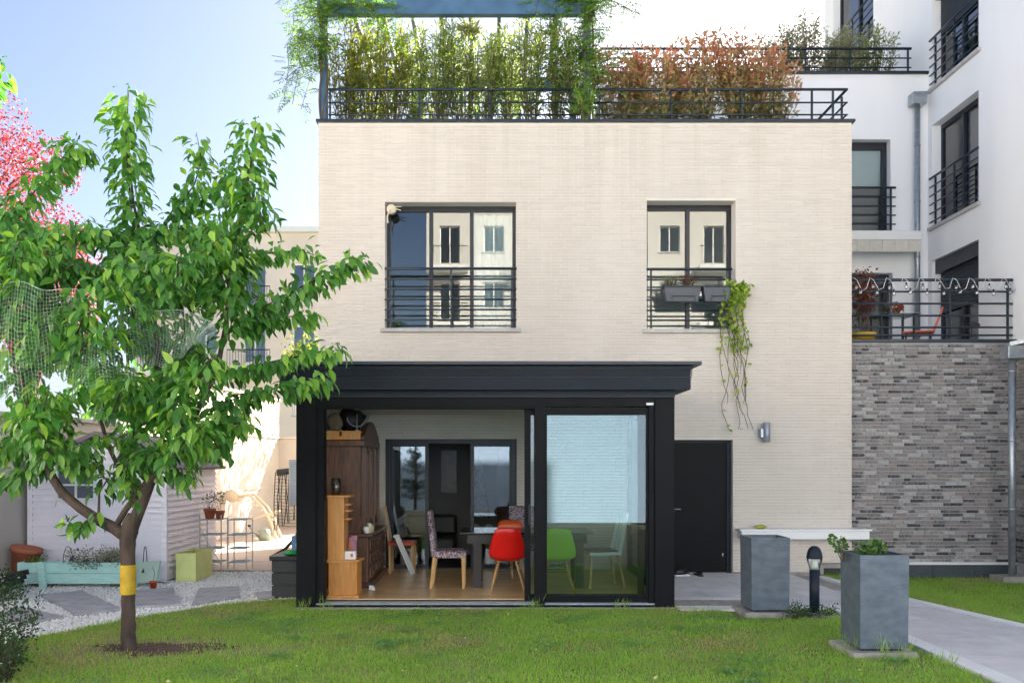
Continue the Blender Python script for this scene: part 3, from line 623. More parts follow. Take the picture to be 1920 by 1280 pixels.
downpipe('downpipe', 'zinc downpipe with hopper in front of the dark brick wall', 7.86, 13.0, .0, 3.30, .20)
solo('gutter', MB().bar((7.86, 13.0, 3.53), (8.3, 12.5, 3.62), .16, .06), m_zinc, 'short zinc gutter running into the hopper at right edge', 'gutter')
solo('concrete_pad', MB().box(7.62, 8.1, 12.82, 13.18, -.1, .012), m_conc, 'concrete drain slab under the zinc downpipe by brick wall', 'drain')
# furniture on the side terrace
TZ = AZ-.11
sl_ = thing('string_lights', 'string of clear bulbs wound along the terrace railing', 'string lights', (6.9, AY, 4.6))
pts = []; bulbs = []
for i in range(10):
    x = HX1+.1+i*.262
    pts += [(x, AY+.02, 4.65), (x+.05, AY-.005, 4.60), (x+.13, AY+.0, 4.43+.02*(i % 3)), (x+.2, AY, 4.48)]
    bulbs += [(x+.035, 4.50+.015*(i % 2)), (x+.10, 4.43-.01*(i % 3))]
part('cable', MB().tube(pts, .0045, 5), m_whitep, sl_, True)
for x, z in bulbs:
    b = part('bulb', MB().lathe([(.008,-.075),(.022,-.06),(.027,-.04),(.018,-.012),(.012,0)], 10, (x, AY-.012, z+.02)), glass_mat('bulb_glass', .3), sl_, True)
    part('socket', MB().lathe([(.014,0),(.014,.03)], 8, (x, AY-.012, z+.019)), m_black, b, True)
t = thing('yellow_pot', 'yellow plastic plant pot on the side terrace', 'plant pot', (6.20, 14.4, TZ))
part('pot', MB().lathe([(.14,0),(.185,.34),(.205,.34),(.205,.40),(.185,.40),(.175,.36)], 20, (6.20, 14.4, TZ)), mat('yellow_plastic', (.66,.42,.03), .45), t, True)
shrub('maple', 'brown red leaved maple growing in the yellow pot', 'plant', (6.20, 14.4, TZ+.36), 1.2, .38, 12, 900, .07, .04, m_maple, m_twig, bottom=.3, seed=31, clump=.08)
t = thing('terrace_chair', 'orange moulded chair on the side terrace beside a table', 'chair', (7.22, 14.6, TZ), R(-25), world=False)
part('shell', MB().hexa([(-.24,-.22,.42),(.24,-.22,.42),(.24,.2,.40),(-.24,.2,.40)], [(-.24,-.22,.45),(.24,-.22,.45),(.24,.2,.43),(-.24,.2,.43)]).hexa([(.2,-.22,.41),(.25,-.22,.43),(.25,.22,.43),(.2,.22,.41)], [(.36,-.2,.82),(.385,-.2,.82),(.385,.2,.82),(.36,.2,.82)]), mat('coral_plastic', (.72,.15,.08), .4), t, bevel=.02)
for sx in (-.18, .18):
    for sy in (-.17, .17): part('leg', MB().tube([(sx, sy, .42), (sx*1.25, sy*1.2, 0)], .014, 6), m_black, t)
t = thing('terrace_table', 'small black terrace table with clear glass top', 'table', (6.78, 14.55, TZ), 0, world=False)
part('top', MB().box(-.36, .3, -.3, .3, .70, .712), m_glass_c, t)
for sx in (-.3, .25):
    for sy in (-.2, .2): part('leg', MB().bar((sx, sy, 0), (sx, sy, .7), .03), m_black, t)
shrub('geranium', 'red flowering geranium on the terrace table', 'plant', (6.74, 14.45, TZ+.71), .22, .14, 8, 80, .05, .05, m_geran, m_twig, 'round', flower=(m_rflower, 26, .035), seed=8)
t = thing('bird_ornament', 'grey metal bird ornament on a stake on the side terrace', 'ornament', (7.75, 13.9, TZ), 0, world=False)
part('stake', MB().tube([(0,0,0),(0,0,.42)], .006, 5), m_black, t); part('bird', MB().ico((.04,0,.46), (.1,.04,.05), amp=.1).tube([(-.04,0,.47),(-.12,0,.46)], [.012,.003], 5), m_dgrey, t, True)

# ------------------------------------------------------------------ veranda
VY, VX0, VX1 = 10.2, -2.39, 2.135
ver = thing('veranda', 'black aluminium veranda with sliding glass front', 'veranda', (-.1, 11.7, 0))
ZF = .07
cb = lambda n, *a, m=m_anth, **k: part(n, MB().box(*a), m, ver, **k)
cb('column', VX0, VX0+.235, VY, VY+.24, -.05, 2.50, bevel=.006); cb('column', VX1-.235, VX1, VY, VY+.24, -.05, 2.50, bevel=.006)
cb('header', VX0+.235, VX1-.235, VY+.02, VY+.22, 2.40, 2.50)
cb('header_trim', VX0-.0, VX1, VY-.012, VY+.24, 2.502, 2.585, m=m_anth2)
fas = part('fascia', MB().box(VX0-.15, VX1+.15, VY-.16, FY-.02, 2.585, 2.86), m_anth2, ver)
q = MB()
for i in range(11):                                   # fine ribs of the fascia profile
    z = 2.592+i*.0118; q.box(VX0-.158, VX1+.158, VY-.172, VY-.16, z, z+.0075)
q.box(VX0-.165, VX1+.165, VY-.18, VY-.16, 2.722, 2.736)
for i in range(6):
    z = 2.745+i*.0125; q.box(VX0-.17, VX1+.17, VY-.178, VY-.16, z, z+.008)
q.box(VX0-.175, VX1+.175, VY-.19, VY-.16, 2.822, 2.862)
part('fascia_ribs', q, m_anth2, fas)
part('cap', MB().box(VX0-.26, VX1+.26, VY-.28, FY-.02, 2.864, 2.905), m_rail, fas, bevel=.006)
cb('ceiling', VX0+.05, VX1-.05, VY+.24, FY-.02, 2.47, 2.58, m=m_whitein)
cb('sill_track', VX0+.235, VX1-.235, VY-.03, VY+.24, -.02, .028, m=m_anth)
for y in (.02, .07, .12, .17): part('track_rib', MB().box(VX0+.235, VX1-.235, VY+y-.008, VY+y+.008, .028, .044), m_zinc, ver)
cb('footing', VX0-.02, VX1+.02, VY-.06, VY-.031, -.05, .006, m=m_conc)
# frame round the opening
cb('jamb', VX0+.235, VX0+.325, VY+.03, VY+.2, .03, 2.40, m=m_anth); cb('jamb', VX1-.30, VX1-.235, VY+.03, VY+.2, .03, 2.40)
cb('mullion', .465, .585, VY+.01, VY+.2, .03, 2.40)
cb('frame_head', VX0+.325, .465, VY+.04, VY+.2, 2.375, 2.40); 
def leaf_panel(x0, x1, y, w, lab):
    fp = part('sliding_panel', MB().box(x0, x0+w, y, y+.05, .05, 2.385).box(x1-w, x1, y, y+.05, .05, 2.385).box(x0+w, x1-w, y, y+.05, 2.30, 2.385).box(x0+w, x1-w, y, y+.05, .05, .135), m_anth, ver, label=lab)
    part('pane', MB().box(x0+w-.01, x1-w+.01, y+.02, y+.028, .13, 2.31), m_glass_v, fp); return fp
leaf_panel(.585, VX1-.30, VY+.06, .028, 'fixed right glass panel')
fp = leaf_panel(.345, VX1-.34, VY+.13, .075, 'open sliding panel pushed behind the right one')
part('handle', MB().box(.395, .415, VY+.10, VY+.13, .98, 1.22), m_black, fp)
part('maker_plate', MB().box(1.80, 1.885, VY+.012, VY+.02, 2.415, 2.443), m_whitep, ver)
# sides: left panelled white inside, right glazed above a low frame
cb('left_side', VX0+.02, VX0+.08, VY+.24, FY-.01, -.05, 2.47, m=m_whitein); cb('left_cladding', VX0-.0, VX0+.018, VY+.24, FY-.01, -.05, 2.47)
cb('side_rail', VX1-.1, VX1-.02, VY+.24, FY-.01, ZF, .16); cb('side_head', VX1-.1, VX1-.02, VY+.24, FY-.01, 2.37, 2.47)
for y in (VY+.26, 11.75, FY-.1): cb('side_mullion', VX1-.1, VX1-.02, y, y+.07, .16, 2.37)
for a, b in ((VY+.33, 11.75), (11.82, FY-.1)): part('pane', MB().box(VX1-.065, VX1-.059, a, b, .16, 2.37), m_glass_v, ver)
fl = cb('floor', VX0+.08, VX1-.1, VY+.2, FY-.01, -.05, ZF-.012, m=m_wenge)
pm = [MB().box(.001, .449, .001, .089, 0, .012, r).mesh('plank') for r in (.1,.3,.45,.6,.75,.9)]
nx = 0
for j in range(34):
    y = VY+.21+j*.09; x = VX0+.085-random.uniform(0, .4)
    while x < VX1-.12:
        if x >= VX0+.08 and x+.45 < VX1-.1 and nx < 300: o = link('plank', random.choice(pm), m_parq, fl); o.location = (x, y, ZF-.012); nx += 1
        else:
            a, b = max(x, VX0+.082)+.001, min(x+.449, VX1-.102)
            if b-a > .01: part('plank', MB().box(a, b, y+.001, y+.089, ZF-.012, ZF, random.random()), m_parq, fl)
        x += .45

# ------------------------------------------------------------------ things inside the veranda
# dark carved dresser against the left wall, facing right
t = thing('dresser', 'tall dark carved oak dresser with glazed arched doors', 'dresser', (-1.95, 12.05, ZF))
bx = lambda n, *a, m=m_walnut, p=None, **k: part(n, MB().box(*a), m, p or t, **k)
bx('base_cabinet', -2.28, -1.69, 11.30, 12.82, .14, .74, bevel=.01); bx('plinth', -2.28, -1.64, 11.26, 12.86, ZF, .15, bevel=.012); bx('worktop', -2.29, -1.63, 11.25, 12.87, .74, .79, bevel=.015)
for r_ in range(3):
    for c in range(4):
        y = 11.36+c*.37; z = .19+r_*.18; f = part('drawer_front', MB().box(-1.692, -1.665, y, y+.33, z, z+.15), m_walnut, t, bevel=.012)
        part('carved_boss', MB().ico((-1.662, y+.165, z+.075), (.02, .07, .045), amp=.1), m_walnut, f, True)
bx('upper_case', -2.27, -1.80, 11.36, 12.74, .79, 1.94); bx('cornice', -2.30, -1.74, 11.31, 12.79, 1.94, 2.03, bevel=.015)
q = MB(); n = 20
pl = [(11.34, 2.03)] + [(11.34+1.42*i/n, 2.03+.05+.22*math.sin(math.pi*i/n)) for i in range(n+1)] + [(12.76, 2.03)]
q.prism(pl, -1.84, -1.75, f=lambda y, z, x: (x, y, z)); part('arched_pediment', q, m_walnut, t, bevel=.006)
for c in range(3):
    y0 = 11.42+c*.43; dd = part('glazed_door', MB().box(-1.80, -1.765, y0, y0+.06, .85, 1.92).box(-1.80, -1.765, y0+.34, y0+.40, .85, 1.92).box(-1.80, -1.765, y0+.06, y0+.34, .85, .95).box(-1.80, -1.765, y0+.06, y0+.34, 1.84, 1.92), m_walnut, t, bevel=.006)
    part('pane', MB().box(-1.79, -1.784, y0+.06, y0+.34, .95, 1.84), glass_mat('cabinet_glass', .5), dd)
for c in range(4): bx('pilaster', -1.80, -1.735, 11.375+c*.43, 11.415+c*.43, .80, 1.94, bevel=.008)
# things on top of the dresser
t = thing('wooden_case', 'flat light wooden case on top of the dresser', 'box', (-2.05, 11.5, 2.03))
part('case', MB().box(-2.31, -1.80, 11.32, 11.62, 2.032, 2.15), m_pine, t, bevel=.008)
for x in (-2.22, -1.93): part('strap', MB().box(x, x+.05, 11.312, 11.32, 2.034, 2.148), m_beech, t)
part('clasp', MB().box(-2.075, -2.045, 11.305, 11.32, 2.08, 2.14), m_black, t)
solo('sack', MB().ico((-2.16, 11.46, 2.27), (.11, .09, .13), seed=3, amp=.35), mat('jute', (.22,.17,.11), .95, .3, 20, bump=.6, bscale=90), 'small jute sack on the flat wooden case', 'sack', smooth=True)
solo('dark_bag', MB().ico((-1.98, 11.62, 2.30), (.2, .14, .16), seed=5, amp=.4), m_black, 'dark bag heaped on top of the dresser', 'bag', smooth=True)
t = thing('candelabra', 'metal candelabra with curved arms on top of the dresser', 'candelabra', (-1.86, 11.42, 2.15))
part('stand', MB().lathe([(.05,0),(.012,.02),(.01,.22)], 12, (-1.86, 11.42, 2.152)), m_zinc, t, True)
for s_ in (-1, 1): part('arm', MB().tube([(-1.86+s_*.13*math.sin(a)*1.0, 11.42, 2.33-.12*math.cos(a)*1.0+.0) for a in np.linspace(0, 1.6, 8)], .008, 6), m_zinc, t, True)
solo('glass_bowl', MB().lathe([(.03,0),(.02,.05),(.07,.10),(.08,.14)], 14, (-1.86, 12.1, 2.265)), m_zinc, 'silvery bowl on the far end of the dresser top', 'bowl', smooth=True)
for i, (y, h, m_) in enumerate(((11.31, .09, m_whitep), (11.38, .13, m_cream), (11.46, .12, m_whitep), (11.55, .10, m_cream))):
    t = thing('candle_jar', ['squat white candle jar nearest on the dresser worktop', 'cream candle jar with glass lid on dresser worktop', 'white candle jar in the middle of the dresser worktop', 'cream candle jar farthest back on the dresser worktop'][i], 'jar', (-1.72, y, .79), group='candle jars on the dresser')
    part('jar', MB().lathe([(.034,0),(.038,h*.7),(.034,h)], 12, (-1.72+.03*(i % 2), y, .792)), m_, t, True); part('lid', MB().lathe([(.036,0),(.03,.012),(.008,.03)], 12, (-1.72+.03*(i % 2), y, .792+h)), m_glass_c, t, True)
# pine shelf unit at the very front
t = thing('shelf_unit', 'orange pine corner shelf unit with tambour cupboard', 'shelf unit', (-1.95, 10.62, ZF))
part('cupboard', MB().prism([(-2.06,10.5),(-1.80,10.5),(-1.72,10.56),(-1.70,10.8),(-2.06,10.8)], ZF+.03, .50), m_pine, t)
for i in range(12): part('tambour_slat', MB().box(-2.05+i*.0215, -2.032+i*.0215, 10.492, 10.501, ZF+.045, .485), m_pine, t)
part('base', MB().box(-2.08, -1.69, 10.48, 10.82, ZF, ZF+.03), m_pine, t, bevel=.006); part('counter', MB().prism([(-2.08,10.47),(-1.78,10.47),(-1.69,10.54),(-1.67,10.83),(-2.08,10.83)], .50, .53), m_pine, t)
part('upright', MB().box(-2.07, -1.90, 10.50, 10.55, .53, 1.30), m_pine, t); part('back_panel', MB().box(-1.90, -1.87, 10.50, 10.80, .53, 1.30).box(-2.07, -1.90, 10.77, 10.80, .53, 1.30), m_pine, t)
for z in (1.02, 1.12, 1.2): part('shelf', MB().box(-2.06, -1.80, 10.555, 10.77, z, z+.015), m_pine, t)
part('top_board', MB().box(-2.09, -1.79, 10.47, 10.82, 1.30, 1.325), m_pine, t, bevel=.006)
t = thing('coffee_jar', 'clear glass jar of dark beans on the pine shelf unit', 'jar', (-1.99, 10.6, 1.325))
part('beans', MB().lathe([(.055,0),(.058,.11)], 16, (-1.99, 10.6, 1.33)), m_walnut, t, True); part('jar', MB().lathe([(.062,0),(.064,.19)], 16, (-1.99, 10.6, 1.327)), m_glass_c, t, True); part('lid', MB().lathe([(.055,0),(.055,.02)], 16, (-1.99, 10.6, 1.518)), m_black, t, True)
t = thing('carton', 'small white carton on the pine counter', 'carton', (-1.80, 10.6, .53)); part('carton', MB().box(-1.87, -1.74, 10.56, 10.66, .532, .63), m_whitep, t); part('printed_label', MB().box(-1.80, -1.77, 10.556, 10.56, .56, .60), m_orange, t)
solo('snack_bag', MB().hexa([(-1.86,10.70,.532),(-1.76,10.70,.532),(-1.76,10.75,.532),(-1.86,10.75,.532)], [(-1.85,10.72,.80),(-1.74,10.72,.82),(-1.74,10.73,.82),(-1.85,10.73,.80)]), mat('purple_foil', (.14,.02,.20), .25, .4, 12, col2=(.4,.12,.02)), 'purple foil snack bag standing behind the white carton', 'snack bag', bevel=.01)
# table and chairs
t = thing('dining_table', 'wenge dining table with thick green glass top', 'table', (.35, 11.7, ZF))
part('glass_top', MB().box(-.47, 1.28, 11.18, 12.12, .795, .81), m_gtop, t, bevel=.003)
part('apron', MB().box(-.38, 1.2, 11.26, 12.04, .66, .775), m_wenge, t); part('spacer', MB().box(-.30, -.22, 11.4, 11.48, .775, .795).box(1.0, 1.08, 11.8, 11.88, .775, .795), m_zinc, t)
for x in (-.30, 1.05):
    for y in (11.28, 11.93): part('leg', MB().box(x, x+.11, y, y+.11, ZF, .66), m_wenge, t, bevel=.004)
m_pat = mat('purple_damask', (.46,.40,.42), .85, .0, 26, col2=(.075,.018,.045))
m_pat.node_tree.nodes['Noise Texture'].inputs['Distortion'].default_value = 2.5
_mr = [n for n in m_pat.node_tree.nodes if n.type == 'MAP_RANGE'][0]; _mr.inputs[1].default_value = .47; _mr.inputs[2].default_value = .5
def parson(label, loc, rz):
    t = thing('dining_chair', label, 'chair', loc, rz, 'damask covered dining chairs', world=False)
    part('seat', MB().box(-.22, .22, -.23, .23, .40, .50), m_pat, t, bevel=.03)
    part('backrest', MB().hexa([(-.22,.16,.44),(.22,.16,.44),(.22,.235,.44),(-.22,.235,.44)], [(-.21,.24,1.02),(.21,.24,1.02),(.21,.29,1.02),(-.21,.29,1.02)]), m_pat, t, bevel=.025)
    for sx in (-1, 1):
        for sy, dy in ((-1, 0), (1, .05)): part('leg', MB().hexa([(sx*.17-.015, sy*.19+dy-.015, 0), (sx*.17+.015, sy*.19+dy-.015, 0), (sx*.17+.015, sy*.19+dy+.015, 0), (sx*.17-.015, sy*.19+dy+.015, 0)], [(sx*.18-.025, sy*.19-.025, .41), (sx*.18+.025, sy*.19-.025, .41), (sx*.18+.025, sy*.19+.025, .41), (sx*.18-.025, sy*.19+.025, .41)]), m_beech, t)
parson('damask covered chair at the left end of the dining table', (-.62, 11.42, ZF), R(90))
parson('damask covered chair on the far side of the dining table', (.40, 12.42, ZF), R(0))
def shell_chair(label, loc, rz, m):
    t = thing('shell_chair', label, 'chair', loc, rz, 'moulded shell chairs', world=False)
    q = MB(); nu, nv = 12, 12; vs = []
    for off in (0, .012):
        for j in range(nv+1):
            s = j/nv
            for i in range(nu+1):
                a = (i/nu-.5)*2; wv = (.215+.02*math.sin(math.pi*s))*(1-.28*max(0, s-.55)**1.5/.45**1.5*.9)
                if s < .5: y = -.22+.40*s/.5; z = .435-.035*math.sin(math.pi*s/.5)+.06*abs(a)**3
                else: k = (s-.5)/.5; y = .18+.10*k - .05*abs(a)**2.5*(1-.3*k); z = .435+.40*k**1.1 + .06*abs(a)**3*(1-k) - .03*abs(a)**4*k
                x = a*wv; vs.append((x, y+off*.6, z-off))
    n1 = (nu+1)*(nv+1); fs = []
    for j in range(nv):
        for i in range(nu):
            a = j*(nu+1)+i; fs += [(a, a+1, a+nu+2, a+nu+1), (n1+a, n1+a+nu+1, n1+a+nu+2, n1+a+1)]
    rim = [i for i in range(nu+1)] + [j*(nu+1)+nu for j in range(1, nv+1)] + [nv*(nu+1)+i for i in range(nu-1, -1, -1)] + [j*(nu+1) for j in range(nv-1, 0, -1)]
    for a, b in zip(rim, rim[1:]+rim[:1]): fs.append((b, a, n1+a, n1+b))
    q.add(vs, fs); part('shell', q, m, t, True)
    for sx in (-1, 1):
        for sy in (-1, 1): part('leg', MB().tube([(sx*.11, sy*.10+.0, .40), (sx*.22, sy*.22, 0)], [.015, .010], 8), m_beech, t, True)
    part('wire_brace', MB().tube([(-.14,-.13,.30),(.14,.13,.38)], .005, 5).tube([(.14,-.13,.30),(-.14,.13,.38)], .005, 5).tube([(-.15,.14,.27),(.15,.14,.27)], .005, 5).tube([(-.15,-.14,.27),(.15,-.14,.27)], .005, 5), m_black, t)
shell_chair('red moulded shell chair with back to the open front', (.145, 11.02, ZF), R(180), m_red)
shell_chair('orange moulded shell chair on the far side of the table', (.20, 12.0, ZF), R(0), m_orange)
shell_chair('lime green moulded shell chair behind the fixed glass', (.78, 10.98, ZF), R(180), m_green)
t = thing('slatted_chair', 'white painted slatted chair at the right end of the table', 'chair', (1.42, 11.5, ZF), R(-80), world=False)
part('seat', MB().box(-.21, .21, -.22, .2, .43, .47), m_whitep, t, bevel=.008); part('cushion', MB().box(-.2, .2, -.21, .17, .472, .50), m_walnut, t, bevel=.01)
for x in (-.19, .19): part('stile', MB().bar((x, .19, .43), (x, .30, .98), .035), m_whitep, t); 
for x in (-.1, 0, .1): part('slat', MB().bar((x, .20, .47), (x, .295, .95), .04, .012), m_whitep, t)
part('top_rail', MB().bar((-.2, .295, .96), (.2, .295, .96), .03, .06), m_whitep, t)
for sx in (-1, 1):
    for sy in (-1, 1): part('leg', MB().bar((sx*.17, sy*.18, .43), (sx*.19, sy*.22+(.04 if sy > 0 else 0), 0), .032), m_beech, t)
t = thing('wooden_chair', 'wooden chair with red seat standing beyond the dresser', 'chair', (-1.42, 12.95, ZF), R(90), world=False)
part('seat', MB().box(-.2, .2, -.2, .2, .42, .47), m_redpot, t, bevel=.01); part('backrest', MB().hexa([(-.18,.17,.47),(.18,.17,.47),(.18,.2,.47),(-.18,.2,.47)], [(-.13,.26,1.0),(.13,.26,1.0),(.13,.285,1.0),(-.13,.285,1.0)]), m_beech, t, bevel=.01)
for sx in (-.17, .17):
    for sy in (-.17, .17): part('leg', MB().bar((sx, sy, 0), (sx, sy, .42), .035), m_beech, t)
t = thing('folded_chair', 'white folded slatted chair leaning beside the dresser', 'chair', (-1.36, 12.62, ZF))
for i in range(4): part('slat', MB().bar((-1.50+i*.012, 12.60+i*.05, .66), (-1.25+i*.012, 12.60+i*.05, ZF+.01), .045, .02, up=(1,0,0)), m_whitep, t)
part('cross_bar', MB().bar((-1.50, 12.57, .64), (-1.46, 12.80, .64), .03), m_whitep, t)
solo('plug_adaptor', MB().box(-1.66, -1.60, 11.16, 11.2, ZF, ZF+.05).box(-1.63, -1.58, 11.13, 11.16, ZF, ZF+.03), m_whitep, 'little white plug adaptor on the floor by the dresser', 'adaptor')
t = thing('hanging_apron', 'printed apron hanging in the dark room', 'apron', (-.36, 15.5, .9)); part('cloth', MB().hexa([(-.48,15.52,.72),(-.1,15.52,.72),(-.1,15.57,.72),(-.48,15.57,.72)], [(-.36,15.53,1.78),(-.28,15.53,1.78),(-.28,15.56,1.78),(-.36,15.56,1.78)]), mat('apron_print', (.30,.25,.22), .9, .0, 24, col2=(.06,.05,.05)), t, bevel=.02)
part('hook', MB().tube([(-.32,15.545,1.78),(-.30,15.545,1.95)], .006, 5), m_black, t)
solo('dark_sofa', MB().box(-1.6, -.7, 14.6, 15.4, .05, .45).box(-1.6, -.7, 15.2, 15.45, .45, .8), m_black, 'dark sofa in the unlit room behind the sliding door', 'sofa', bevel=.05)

# ------------------------------------------------------------------ small things on the facade
t = thing('wall_lamp', 'grey cylindrical up and down lamp on the facade', 'wall lamp', (4.16, FY-.1, 2.2))
part('cylinder', MB().lathe([(.05,0),(.055,.005),(.055,.30),(.05,.305)], 20, (4.18, FY-.12, 2.045)), mat('lamp_grey', (.30,.33,.36), .4, metal=.4), t, True); part('bracket', MB().box(4.09, 4.15, FY-.13, FY-.005, 2.12, 2.25), m_zinc, t)
t = thing('clothes_reel', 'white retractable clothes line reel at the upper left window corner', 'reel', (-1.63, FY+.05, 5.68))
part('drum', MB().lathe([(.05,0),(.075,.01),(.075,.09),(.05,.1)], 16), m_cream, t, True).matrix_parent_inverse = Matrix.Translation((0, .04, 0)) @ Matrix.Rotation(R(90), 4, 'X')
part('line', MB().tube([(-1.65, FY-.03, 5.66), (-1.69, FY-.03, 5.55), (-1.68, FY-.03, 5.45)], .012, 6).tube([(-1.6, FY, 5.71), (-1.47, FY-.02, 5.71)], .008, 5).tube([(-1.6, FY, 5.69), (-1.48, FY-.02, 5.65)], .008, 5), m_cream, t)
for i, (x0, x1, lab) in enumerate(((2.58, 3.15, 'grey balcony trough with heather on the right window railing'), (3.18, 3.62, 'grey balcony trough half hidden by ivy on the right window railing'))):
    t = thing('balcony_trough', lab, 'planter', ((x0+x1)/2, FY-.12, 4.2), group='grey troughs on the window railing')
    part('trough', MB().hexa([(x0+.04,FY-.19,4.20),(x1-.04,FY-.19,4.20),(x1-.04,FY-.05,4.20),(x0+.04,FY-.05,4.20)], [(x0,FY-.22,4.42),(x1,FY-.22,4.42),(x1,FY-.04,4.42),(x0,FY-.04,4.42)]), mat('trough_plastic', (.075,.085,.10), .5), t, bevel=.01)
    part('rim', MB().box(x0-.01, x1+.01, FY-.228, FY-.035, 4.42, 4.44), m_dgrey, t); part('bracket', MB().tube([(x0+.12, FY-.226, 4.21), (x0+.12, FY-.226, 4.28), (x1-.1, FY-.226, 4.28), (x1-.1, FY-.226, 4.21)], .006, 5), m_dgrey, t)
shrub('lavender', 'pale green tufted plant in the left grey trough', 'plant', (2.69, FY-.13, 4.42), .2, .13, 16, 260, .05, .008, m_olive, m_twig, seed=14)
shrub('heather', 'dry reddish heather in the left grey trough', 'plant', (2.95, FY-.13, 4.42), .22, .15, 22, 240, .045, .006, m_maple, m_twig, seed=15)
t = thing('ivy', 'bright trailing ivy hanging from the right window trough', 'ivy', (3.72, FY-.12, 4.4)); q = MB(); g = np.random.default_rng(12); pp = []
for i in range(13):
    x = 3.52+g.uniform(0, .3); pl = [(x, FY-.13, 4.44)]; n = g.integers(5, 15) if i < 9 else 17; z = 4.44 + g.uniform(0, .1)
    for k in range(n):
        x += g.normal(.012, .035); x = min(max(x, 3.47), 3.98); z -= g.uniform(.10, .19); z = max(z, 2.25); pl.append((x, FY-.10-.06*(k < 2)+g.uniform(-.02, .04), z))
    q.tube(pl, [.005]*(len(pl)-1)+[.002], 5); p_, d_, s_ = along(pl, .028); kp = g.uniform(0, 1, len(p_)) < np.where(p_[:, 2] > 4.15, 1.0, np.where(p_[:, 2] > 3.45, .45, .05)); pp.append(p_[kp])
part('stem', q, m_twig, t, True); pp = np.concatenate(pp); pp = np.concatenate([pp, np.stack([g.uniform(3.5, 3.9, 170), FY-.17+g.uniform(-.05, .08, 170), 4.36+g.uniform(-.12, .16, 170)], 1)]); N = len(pp)
o = link('foliage', leaf_mesh('foliage', pp+g.normal(0, .02, (N, 3)), g.normal(0, .5, (N, 3))+[0,-.5,-.5], g.normal(0, .4, (N, 3))+[0,-1,.5], g.uniform(.035, .07, N), g.uniform(.035, .06, N), g.uniform(0, 1, N), 'round'), m_ivy, t); o['kind'] = 'stuff'
solo('cleaning_cloth', MB().ico((4.06, FY-.16, .745), (.10, .05, .03), seed=4, amp=.5), mat('yellow_cloth', (.52,.44,.03), .9, .0, 9, col2=(.10,.30,.04)), 'yellow and green cloth lying on the white ledge', 'cloth', smooth=True)
for i, (x, y, lab) in enumerate(((2.82, 12.95, 'black and white trainer nearest the door handle'), (2.9, 13.05, 'black sandal lying on the threshold'), (3.08, 12.98, 'black flat shoe on the paving before the door'))):
    t = thing('shoe', lab, 'shoe', (x, y, .012), R(20+40*i), group='shoes by the black door', world=False)
    part('sole', MB().prism([(-.12,-.03),(0,-.038),(.12,-.035),(.145,0),(.12,.035),(0,.03),(-.12,.03)], 0, .022), m_whitep if i == 0 else m_black, t)
    part('upper', MB().ico((-.02, 0, .04 if i else .055), (.12, .038, .035 if i else .055), seed=i, amp=.1), m_black, t, True)

# ------------------------------------------------------------------ planters, bollard, weeds by the path
def planter(label, x0, y0, w, h):
    t = thing('slate_planter', label, 'planter', (x0+w/2, y0+w/2, 0), group='slate planters'); z = .065
    part('base_slab', MB().box(x0-.09, x0+w+.06, y0-.07, y0+w+.08, -.02, .042), m_conc, t, bevel=.01)
    part('foot', MB().box(x0+.03, x0+w-.03, y0+.03, y0+w-.03, .042, z), m_black, t)
    e = .022; q = MB().hexa([(x0,y0,z),(x0+w,y0,z),(x0+w,y0+w,z),(x0,y0+w,z)], [(x0-.006,y0-.006,z+h-.07),(x0+w+.006,y0-.006,z+h-.07),(x0+w+.006,y0+w+.006,z+h-.07),(x0-.006,y0+w+.006,z+h-.07)])
    a, b, c, d = x0-.006, x0+w+.006, y0-.006, y0+w+.006; z1, z2 = z+h-.07, z+h
    q.box(a, b, c, c+e, z1, z2).box(a, b, d-e, d, z1, z2).box(a, a+e, c+e, d-e, z1, z2).box(b-e, b, c+e, d-e, z1, z2)
    q.f = [f for i, f in enumerate(q.f)]
    part('pot', q, m_slate, t); part('soil', MB().box(a+e, b-e, c+e, d-e, z1-.01, z1+.012), m_soil, t)
planter('tall slate planter without plants beside the black door', 2.885, 9.63, .425, .815)
planter('tall slate planter with a geranium nearest the camera', 3.255, 7.62, .425, .835)
shrub('geranium', 'leggy green geranium in the nearest slate planter', 'plant', (3.40, 7.80, .82), .20, .15, 12, 130, .05, .055, m_geran, m_twig, 'round', seed=22, clump=.04, sr=.006, bottom=.45)
shrub('geranium', 'pale leafed shoot at the left edge of the nearest planter', 'plant', (3.20, 7.86, .82), .27, .10, 6, 46, .04, .045, m_geran, m_twig, 'round', seed=24, clump=.04, sr=.005, lean=(-.05, 0), bottom=.5)
t = thing('bollard_light', 'dark bollard lamp with clear cone collar beside the path', 'bollard light', (3.605, 9.66, 0)); c = (3.605, 9.66, 0)
part('base_plate', MB().lathe([(.09,0),(.09,.03),(.06,.035)], 20, c), m_conc, t, True); part('post', MB().lathe([(.055,.03),(.055,.515)], 20, c), m_anth2, t, True)
part('reflector_cone', MB().lathe([(.052,.515),(.018,.66)], 20, c), m_whitep, t, True); part('lens', MB().lathe([(.054,.515),(.062,.56),(.082,.62),(.084,.645)], 20, c), m_glass_c, t, True)
part('cap', MB().lathe([(.086,.645),(.088,.66),(.080,.71),(.062,.755),(.035,.782),(.0,.788)], 20, c), m_anth2, t, True)
solo('bollard_footing', MB().box(3.42, 3.86, 9.52, 9.82, -.05, .006), m_conc, 'pale concrete pad under the bollard lamp', 'pad')
for i, (x, y, h, n) in enumerate(((3.40, 9.62, .17, 220), (3.52, 9.5, .12, 160), (3.28, 9.48, .10, 120), (3.75, 9.62, .13, 110))):
    shrub('weed', ['tallest weed clump between planter and bollard', 'weed clump in front of the bollard', 'low weed at the corner of the far planter', 'weed clump right of the bollard'][i], 'weed', (x, y, 0), h, .14, 14, n, .035, .018, m_shrub, m_twig, seed=40+i, group='weeds by the planters', sr=.002, bottom=.1)
